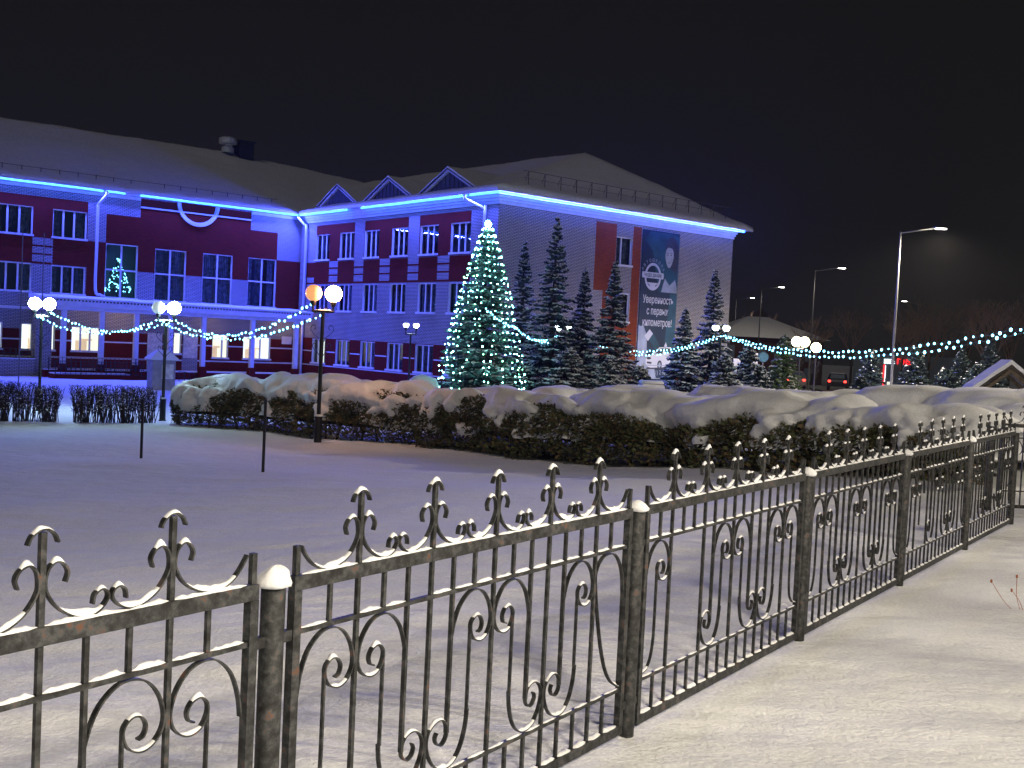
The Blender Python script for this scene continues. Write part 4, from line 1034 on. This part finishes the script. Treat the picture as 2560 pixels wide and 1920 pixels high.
# ------------------------------------------------------------------ globe lamps
def globelamp(x, y, ztop, kinds, label, gr=.2, light=None, single=False, scroll=True):
    z0 = zbase(x, y); T = empty('globe_lamp', (x, y, z0), 0, label, 'lamp post', 'globe lamp posts'); H = ztop-z0
    b = MB(); b.lathe([(.115, -.2), (.115, .02), (.095, .03), (.092, .62), (.10, .64), (.10, .67), (.05, .69), (.046, H-.46), (.001, H-.45)], 12); b.build('post', 'blackm', T, smooth=False)
    b = MB(); b.lathe([(.052, .672), (.105, .672), (.10, .70), (.055, .72)], 12); b.build('snow_ring', 'snowt', T)
    b = MB(); xa = .24 if not single else .02
    b.tube([(-xa-.03, 0, H-.43), (xa+.03, 0, H-.43)], .028, 6); b.build('crossbar', 'blackm', T)
    if not single:
        b = MB(); snow_run(b, -xa+.05, xa-.05, H-.405, .06, .035, seed=x); b.build('crossbar_snow', 'snowt', T, smooth=True)
    if scroll:
        for sg in (-1, 1):
            for zb, sc_ in ((H-.95, 1.0), (H-1.35, .8)):
                P = catmull([(sg*x_*sc_, z_*sc_+zb) for x_, z_ in ((.03, -.25), (.09, -.12), (.20, -.02), (.27, .08), (.25, .17), (.18, .18), (.15, .12), (.19, .08))], 4)
                b = MB(); b.ribbon(P, .012, .03); b.build('scroll_bracket', 'blackm', T)
        b = MB(); P = catmull([(x_, H-.43+z_) for x_, z_ in ((-.14, .03), (-.08, .12), (0, .05), (.08, .12), (.14, .03))], 5); b.ribbon(P, .010, .02); b.build('scroll_bracket', 'blackm', T)
    for sg, kd in zip((-1, 1) if not single else (0,), kinds):
        b = MB(); b.lathe([(.025, H-.45), (.025, H-gr-.12), (.06, H-gr-.08), (.075, H-gr-.01), (.07, H-gr+.02)], 12, (sg*.24, 0, 0)); b.build('globe_holder', 'blackm', T)
        b = MB(); b.sphere((sg*.24, 0, H), gr, 24); b.build('globe', kd, T, smooth=True)
        if gr < .18:
            b = MB(); b.lathe([(gr*.9, H+gr*.42), (gr*.75, H+gr*.85), (gr*.3, H+gr*1.15), (.001, H+gr*1.2)], 12, (sg*.24, 0, 0)); b.build('snow_cap', 'snowt', T, smooth=True)
    return T
globelamp(-4.62, 26, 2.58, ('globea', 'globeo'), 'twin globe lamp with one bright and one dim amber globe, standing before the hedge')
globelamp(-10.80, 33.5, 2.17, ('globed', 'globew'), 'twin globe lamp with a dim left globe and a bright white right globe')
globelamp(-15.74, 36, 2.14, ('globew', 'globew'), 'leftmost twin globe lamp, both globes bright white')
globelamp(-4.88, 51, 2.18, ('globes', 'globes'), 'small twin globe lamp before the courtyard wall, left of the lit tree', .13)
globelamp(2.24, 50, 2.38, ('globes', 'globes'), 'small twin globe lamp among the dark spruces right of the lit tree', .15)
globelamp(9.14, 48, 2.70, ('globes', 'globes'), 'small twin globe lamp before the right corner of the end wall', .15)
globelamp(17.2, 65, 2.46, ('globey', 'globey'), 'far twin lamp glowing yellow beyond the building', .30)
globelamp(16.75, 60, 2.12, ('globey',), 'far single globe lamp glowing yellow, lowest of the lamps', .27, single=True)
globelamp(12.6, 24, 2.95, ('globey', 'globey'), 'twin globe lamp outside the right edge holding the long garland', .2)

# ------------------------------------------------------------------ street lamps
def streetlamp(x, y, ztop, label, power=0, arm=1.73, soft=.3):
    z0 = zbase(x, y); T = empty('street_lamp', (x, y, z0), 0, label, 'street lamp', 'tall street lamps along the road'); H = ztop-z0
    b = MB(); b.tube([(0, 0, -.3), (0, 0, H*.6), (0, 0, H)], [.08, .055, .04], 10); b.build('pole', 'grey', T, smooth=True)
    b = MB(); b.tube([(0, 0, H-.06), (arm, 0, H+.26)], .032, 8); b.build('arm', 'grey', T, smooth=True)
    s_ = 1 if arm > 0 else -1
    b = MB(); b.box(min(arm-.05*s_, arm+.55*s_), max(arm-.05*s_, arm+.55*s_), -.12, .12, H+.26, H+.34); b.build('lamp_head', 'blackm', T)
    b = MB(); b.box(min(arm, arm+.50*s_), max(arm, arm+.50*s_), -.10, .10, H+.225, H+.258); b.build('lens', 'head', T)
    if power:
        ld = bpy.data.lights.new('lamp_light', 'SPOT'); lo = bpy.data.objects.new('lamp_light', ld); COL.objects.link(lo); lo.parent = T
        ld.energy = power; ld.spot_size = R(168); ld.spot_blend = .5; ld.shadow_soft_size = soft; ld.color = (1, .87, .67); lo.location = (arm+.25, 0, H+.18)
streetlamp(18.93, 54, 8.02, 'tallest street lamp, nearest of the row at the right', 15000)
streetlamp(22.19, 81, 8.04, 'second street lamp of the receding row', 700)
streetlamp(24.38, 108, 8.08, 'third street lamp, before the far tower', 300)
streetlamp(27.41, 135, 8.25, 'farthest street lamp of the row, beside the building corner', 400)
streetlamp(46.4, 125, 8.2, 'distant unlit street lamp facing left', 0, arm=-1.4)
streetlamp(16.3, 27, 8.02, 'street lamp beyond the right edge that lights the hedge', 10500)
streetlamp(13.6, .5, 8.1, 'street lamp outside the right edge that lights the near snow', 8200, arm=-1.6)
streetlamp(5.2, -4.5, 7.2, 'added lamp out of view behind the camera that lights the fence', 6300, arm=-1.6, soft=.8)  # put in for soft warm light on the near snow and fence

# thin stakes, flagpoles
for x, y, z0, z1, lb in ((-7.35, 21.56, -1.05, .12, 'thin dark stake in the snow, left of the two'), (-4.2, 18.48, -.85, .42, 'thin dark stake in the snow, right of the two')):
    b = MB(); b.box(-.022, .022, -.022, .022, -.3, z1-z0+.02); T = b.build('stake', 'blackm'); T.location = (x, y, z0); tag(T, lb, 'stake', 'stakes in the snow field')
for x, y, lb in ((-22.85, 50, 'left one of two thin poles before the school wall'), (-21.86, 50, 'right one of two thin poles before the school wall')):
    b = MB(); b.tube([(0, 0, 0), (0, 0, 7.1)], [.035, .022], 6); T = b.build('flagpole', 'grey'); T.location = (x, y, -1.5); tag(T, lb, 'flagpole', 'thin poles before the school')
# masonry sign pillar with a snow cap
T = empty('sign_pillar', (-16.9, 52, -1.6), R(36), 'square plastered pillar with a snow cap and a notice, before the porch', 'pillar')
b = MB(); b.box(-.55, .55, -.4, .4, 0, 1.55); b.build('pillar_body', 'plaster', T)
b = MB(); b.box(-.1, .45, -.43, -.402, .65, 1.35); b.build('notice', 'paper', T)
b = MB(); i0 = 0
for (sx, z) in ((1.12, 1.552), (1.15, 1.62), (.75, 1.85), (.35, 2.02)):
    b.v += [(-.58*sx, -.45*sx, z), (.58*sx, -.45*sx, z), (.58*sx, .45*sx, z), (-.58*sx, .45*sx, z)]
for k in range(3):
    for j in range(4): b.f.append((4*k+j, 4*k+(j+1) % 4, 4*k+4+(j+1) % 4, 4*k+4+j)); b.mi.append(0)
b.f.append((12, 13, 14, 15)); b.mi.append(0); b.build('snow_cap', 'snowt', T)
# pale rounded box behind the hedge
T = empty('covered_box', (5.15, 40, -1.45), R(8), 'pale rounded box topped with snow, sticking up behind the hedge below the banner', 'box')
b = MB(); b.v = []; 
def rb(b, w, d, z0, z1, r=.12, n=5):
    secs = [(w, d, z0)]+[(w-r*(1-math.cos(a)), d-r*(1-math.cos(a)), z1-r+r*math.sin(a)) for a in [math.pi/2*i/n for i in range(n+1)]]
    for (ww, dd, z) in secs: b.v += [(-ww, -dd, z), (ww, -dd, z), (ww, dd, z), (-ww, dd, z)]
    for k in range(len(secs)-1):
        for j in range(4): b.f.append((4*k+j, 4*k+(j+1) % 4, 4*k+4+(j+1) % 4, 4*k+4+j)); b.mi.append(0)
    q = 4*(len(secs)-1); b.f.append((q, q+1, q+2, q+3)); b.mi.append(0)
rb(b, .43, .35, 0, 1.80); b.build('box_body', 'white', T, smooth=False)
b = MB(); rb(b, .40, .32, 1.80, 1.90, .08); b.build('snow', 'snowt', T, smooth=True)
# wooden gable roof
T = empty('wooden_canopy', (9.75, 21.2, zbase(9.75, 21.2)), R(-16), 'open wooden gable roof under thick snow at the right edge', 'canopy'); g = T.location.z
hw, hz0, hz1, dp = .78, 1.02-g, 1.66-g, 1.35
for sg in (-1, 1):
    b = MB(); n = 12
    for i in range(n):
        for j in range(8):
            def q(a, c, dz=0): return (sg*hw*(1-a), dp*c-.1, hz0+(hz1-hz0)*a+.05+.055*min(1, 8*a, 1)+dz+.012*noise.noise(Vector((a*4, c*4, sg))))
            p = [q(i/n, j/8), q((i+1)/n, j/8), q((i+1)/n, (j+1)/8), q(i/n, (j+1)/8)]; b.quad(*(p if sg < 0 else reversed(p)))
        p = [q(i/n, 0, -.09), q((i+1)/n, 0, -.09), q((i+1)/n, 0), q(i/n, 0)]; b.quad(*(p if sg < 0 else reversed(p)))
    b.build('roof_snow', 'snowt', T, smooth=True)
    b = MB(); 
    p = [(sg*hw, -.08, hz0), (0, -.08, hz1), (0, dp-.1, hz1), (sg*hw, dp-.1, hz0)]; b.quad(*p)
    b.quad(*[(x, y, z-.05) for x, y, z in p]); b.quad((sg*hw, -.08, hz0), (0, -.08, hz1), (0, -.08, hz1-.05), (sg*hw, -.08, hz0-.05)); b.build('roof_board', 'bark', T)
    b = MB(); b.tube([(sg*(hw-.06), -.03, hz0-.10), (0, -.03, hz1-.10)], .045, 4); b.tube([(sg*(hw-.1), dp-.25, hz0-.10), (0, dp-.25, hz1-.10)], .045, 4); b.build('rafter', 'wood', T)
    b = MB(); b.box(sg*.62-.05, sg*.62+.05, -.02, .08, -.2, hz0+.08); b.build('post', 'wood', T)
# dry weed in the near snow
T = empty('dry_weed', (3.50, 7.25, 0), 0, 'dry reddish weed poking through the snow at the right edge', 'weed'); rr = random.Random(9)
for L in (((.02, 0, -.05), (-.10, 0, .05), (-.20, 0, .19)), ((.03, 0, -.05), (-.02, 0, .08), (-.03, 0, .23)), ((.04, 0, -.04), (0, 0, .06), (-.05, .02, .13)), ((.05, 0, -.05), (.10, 0, .1), (.12, 0, .24))):
    b = MB(); b.tube(catmull(L, 4), .0022, 4); b.sphere(L[-1], .009, 6, 1.6); b.build('stem', 'weed', T)

# ------------------------------------------------------------------ far side of the street
T = empty('far_building', (27, 113, -1.6), R(8), 'distant low brick building with a broad snowy hipped roof', 'building')
b = MB(); b.box(-5.6, 5.6, 0, 9, 0, 4.9); b.build('wall', 'farbrick', T)
b = MB(); e = 6.2; b.quad((-e, -.5, 4.9), (e, -.5, 4.9), (1, 4.5, 7.2), (-1.2, 4.5, 7.2)); b.quad((e, -.5, 4.9), (e, 9.5, 4.9), (1, 4.5, 7.2)); b.quad((-e, 9.5, 4.9), (-e, -.5, 4.9), (-1.2, 4.5, 7.2)); b.quad((e, 9.5, 4.9), (-e, 9.5, 4.9), (-1.2, 4.5, 7.2), (1, 4.5, 7.2)); b.build('roof', 'snowr', T)
for i in range(6):
    b = MB(); b.box(-4.9+i*1.7, -4.1+i*1.7, -.03, .02, 2.6, 4.0); b.build('window', 'room', T)
    b = MB(); b.box(-4.9+i*1.7, -4.1+i*1.7, -.03, .02, .6, 1.9); b.build('window', 'lit' if i in (1,) else 'room', T)
T = empty('bell_tower', (45.3, 200, -1.6), 0, 'faint distant tower with a rounded cap above the far roof', 'tower')
b = MB(); b.lathe([(1.3, 0), (1.3, 8.4), (1.7, 8.5), (1.7, 8.8), (1.2, 9.0)], 12); b.build('shaft', 'farbrick', T)
b = MB(); b.lathe([(1.0, 9.0), (1.5, 9.8), (1.3, 10.5), (.5, 11.2), (.1, 11.8), (.001, 12)], 14); b.build('dome', 'wood', T, smooth=True)
T = empty('shop', (35.2, 100, -1.5), R(4), 'dark shop front with red and white neon lettering and a red vertical strip', 'shop')
b = MB(); b.box(-1.5, 6.5, .15, 6, 0, 3.6); b.build('wall', 'room', T)
def strokes(name, x0, n, m, z0, w=.2, h=.42, seed=1):
    rr = random.Random(seed)
    for i in range(n):
        b = MB(); x = x0+i*w*1.35; b.box(x, x+.05, .08, .14, z0, z0+h)
        if rr.random() < .8: b.box(x+.051, x+w, .08, .14, z0+h-.07, z0+h)
        if rr.random() < .6: b.box(x+.051, x+w, .08, .14, z0, z0+.07)
        if rr.random() < .6: b.box(x+w-.05, x+w, .081, .139, z0+.071, z0+h-.071)
        if rr.random() < .5: b.box(x+.051, x+w-.051, .08, .14, z0+h*.45, z0+h*.58)
        b.build(name, m, T)
strokes('white_letter', -.9, 4, 'neonw', 2.78, seed=3); strokes('red_letter', .35, 5, 'red', 2.78, .21, .5, seed=5)
b = MB(); b.box(-.92, -.80, .06, .14, .75, 2.65); b.build('neon_strip', 'red', T); b = MB(); b.box(-.79, -.73, .06, .14, 1.1, 2.6); b.build('neon_strip', 'neonw', T)
b = MB(); b.box(-.5, -.1, .1, .14, .7, 1.1); b.build('lit_window', 'lit', T)
# cars
def car(x, y, rz, paint, label):
    T = empty('parked_car', (x, y, zbase(x, y)+.13), rz, label, 'car', 'cars on the street')
    prof = [(-2.1, .35), (-2.15, .75), (-2.05, .95), (-1.7, 1.02), (-1.2, 1.42), (.3, 1.46), (1.0, 1.0), (1.9, .88), (2.1, .6), (2.1, .35)]
    b = MB(); n = len(prof)
    for yy, k in ((-.85, 1), (-.70, 1), (.70, 1), (.85, 1)):
        for (a, c) in prof:
            nar = .0 if abs(yy) < .8 else (.0 if c < 1.0 else 0)
            b.v.append((a, yy*(1 if c < 1.05 else .82), c))
    for r_ in range(3):
        for j in range(n-1): b.f.append((r_*n+j, r_*n+j+1, (r_+1)*n+j+1, (r_+1)*n+j)); b.mi.append(0)
    b.f.append(tuple(range(n-1, -1, -1))); b.mi.append(0); b.f.append(tuple(range(3*n, 4*n))); b.mi.append(0)
    b.build('body', paint, T)
    b = MB(); b.quad((-1.74, -.62, 1.04), (-1.74, .62, 1.04), (-1.24, .56, 1.40), (-1.24, -.56, 1.40)); b.v = [(v[0]-.02, v[1], v[2]+.01) for v in b.v]; b.build('rear_window', 'room', T)
    b = MB(); b.box(-1.1, .3, -.6, .6, 1.47, 1.53); b.build('roof_snow', 'snowt', T)
    for sg in (-1, 1):
        for xx in (-1.35, 1.35):
            b = MB(); b.tube([(xx, sg*.87, .32), (xx, sg*.68, .32)], .32, 14); b.build('wheel', 'tyre', T)
        b = MB(); b.box(-2.19, -2.10, sg*.66-.10, sg*.66+.10, .72, .88); b.build('tail_light', 'redd', T)
car(25.3, 97, R(80), 'carw', 'car with lit tail lights, left of the two across the street')
car(28.9, 96, R(72), 'card', 'car with lit tail lights, right of the two across the street')
# traffic signs
for x, y, z, kind, lb in ((13.35, 60, 1.3, 'r', 'white rectangular road sign beyond the building corner'), (13.85, 60, 1.45, 'c', 'round road sign beside the white rectangular sign'), (12.4, 60, .95, 'r', 'small lit notice board by the building corner')):
    z0 = zbase(x, y); T = empty('road_sign', (x, y, z0), 0, lb, 'road sign')
    b = MB(); b.tube([(0, 0, -.2), (0, 0, z-z0+.3)], .03, 6); b.build('pole', 'grey', T)
    b = MB()
    if kind == 'r': b.box(-.2, .2, -.05, -.035, z-z0-.35, z-z0+.35)
    else: b.tube([(0, -.055, z-z0), (0, -.035, z-z0)], .28, 18)
    b.build('sign_face', 'white' if kind == 'r' else 'bteal', T)
# bare trees
def bare(loc, h, seed, label, lim=5):
    T = empty('bare_tree', loc, 0, label, 'tree', 'bare trees beyond the street'); rr = random.Random(seed); b = MB(); t_ = MB()
    t_.tube([(0, 0, -.3), (0, 0, h*.25), (rr.uniform(-.2, .2), 0, h*.45)], [.16, .12, .09], 7); t_.build('trunk', 'bark', T)
    def grow(p, d, L, r, lv):
        e = p+d*L; b.tube([p, p.lerp(e, .5)+Vector((rr.uniform(-.06, .06), rr.uniform(-.06, .06), 0))*L, e], [r, r*.8, r*.55], 4 if r > .03 else 3, False)
        if lv >= lim: return
        for _ in range(rr.choice([3, 3, 4])):
            dd = (d+Vector((rr.uniform(-.7, .7), rr.uniform(-.7, .7), rr.uniform(-.15, .45)))).normalized(); grow(p.lerp(e, rr.uniform(.55, 1)), dd, L*rr.uniform(.58, .8), r*.58, lv+1)
    for _ in range(4):
        grow(Vector((0, 0, h*rr.uniform(.25, .42))), Vector((rr.uniform(-.5, .5), rr.uniform(-.5, .5), 1)).normalized(), h*.24, .07, 1)
    b.build('crown', 'twigl', T)
MT['twigl'] = mat('pale_twigs', (.28, .19, .16), .9)
for q_ in ((8.4, 3.6, 6.4), (9.6, 6.6, 6.0)):
    bare((q_[0], q_[1], 0), q_[2], int(q_[0]*50), 'bare tree outside the right edge, shading the near snow, '+('nearer one' if q_[1] < 5 else 'farther one'), 5)
tl = ['bare tree above the left tail lights', 'bare tree between the two pairs of tail lights', 'bare tree left of the neon sign', 'bare tree behind the neon sign', 'bare tree right of the tallest street lamp pole', 'bare tree under the long garland at the right', 'bare tree above the wooden gable roof', 'bare tree at the far right edge', 'faint bare tree behind the far roof', 'bare tree in the gap right of the neon', 'slender bare tree beside the distant unlit lamp', 'bare tree behind the dark conifers at the right']
for i, (x, y, h) in enumerate([(31, 112, 8), (32.5, 104, 9), (33, 92, 7), (39, 108, 10), (41, 104, 10), (40, 92, 9), (44, 96, 10), (43.5, 90, 9.5), (31, 135, 9), (36.5, 95, 8), (47, 112, 10), (37, 84, 7.5)]):
    bare((x, y, zbase(x, y)), h, 200+i, tl[i])
# low dark street fence far away
T = empty('street_railing', (19, 62, zbase(19, 62)), R(10), 'low dark railing with snow along the far street', 'railing')
for i in range(11):
    b = MB(); b.box(i*1.1-.04, i*1.1+.04, -.04, .04, -.2, .95); b.build('railing_post', 'blackm', T)
b = MB(); b.box(0, 11, -.03, .03, .72, .78); b.build('railing_rail', 'blackm', T); b = MB(); snow_run(b, 0, 11, .782, .07, .05, seed=3, step=.08); b.build('railing_snow', 'snowt', T)

# added tree with lights standing in for a reflection in the big left window
T = empty('reflection_tree', wl(-11.75, .75, 3.1), TH, 'added tree with white lights imitating a reflection in the leftmost tall window', 'christmas tree'); rr = random.Random(31)
b = MB(); b.lathe([(.05, 0), (.05, .5), (.55, .5), (.25, 1.2), (.35, 1.15), (.12, 1.8), (.2, 1.75), (.01, 2.4)], 12); b.build('crown', 'needle', T)
for i in range(95):
    t = rr.random()**1.3; a = rr.uniform(math.pi, 2*math.pi); r_ = .80*(1-t)+.06
    bulb(Vector((r_*math.cos(a), -.05+r_*math.sin(a)*.6, .35+2.0*t)), rr.uniform(.02, .034), T, cy=True)
# ------------------------------------------------------------------ frosty air
b = MB(); b.box(-470, 470, -470, 470, -4, 17.5); HZ = b.build('haze', 'snow'); tag(HZ, kind='stuff')
hm = bpy.data.materials.new('frosty_air'); hm.use_nodes = True; nt = hm.node_tree; nt.nodes.clear()
o = nt.nodes.new('ShaderNodeOutputMaterial'); v = nt.nodes.new('ShaderNodeVolumePrincipled'); v.inputs['Color'].default_value = (.9, .92, .95, 1); v.inputs['Density'].default_value = .00013; v.inputs['Anisotropy'].default_value = .6
nt.links.new(v.outputs[0], o.inputs['Volume']); HZ.data.materials.clear(); HZ.data.materials.append(hm)
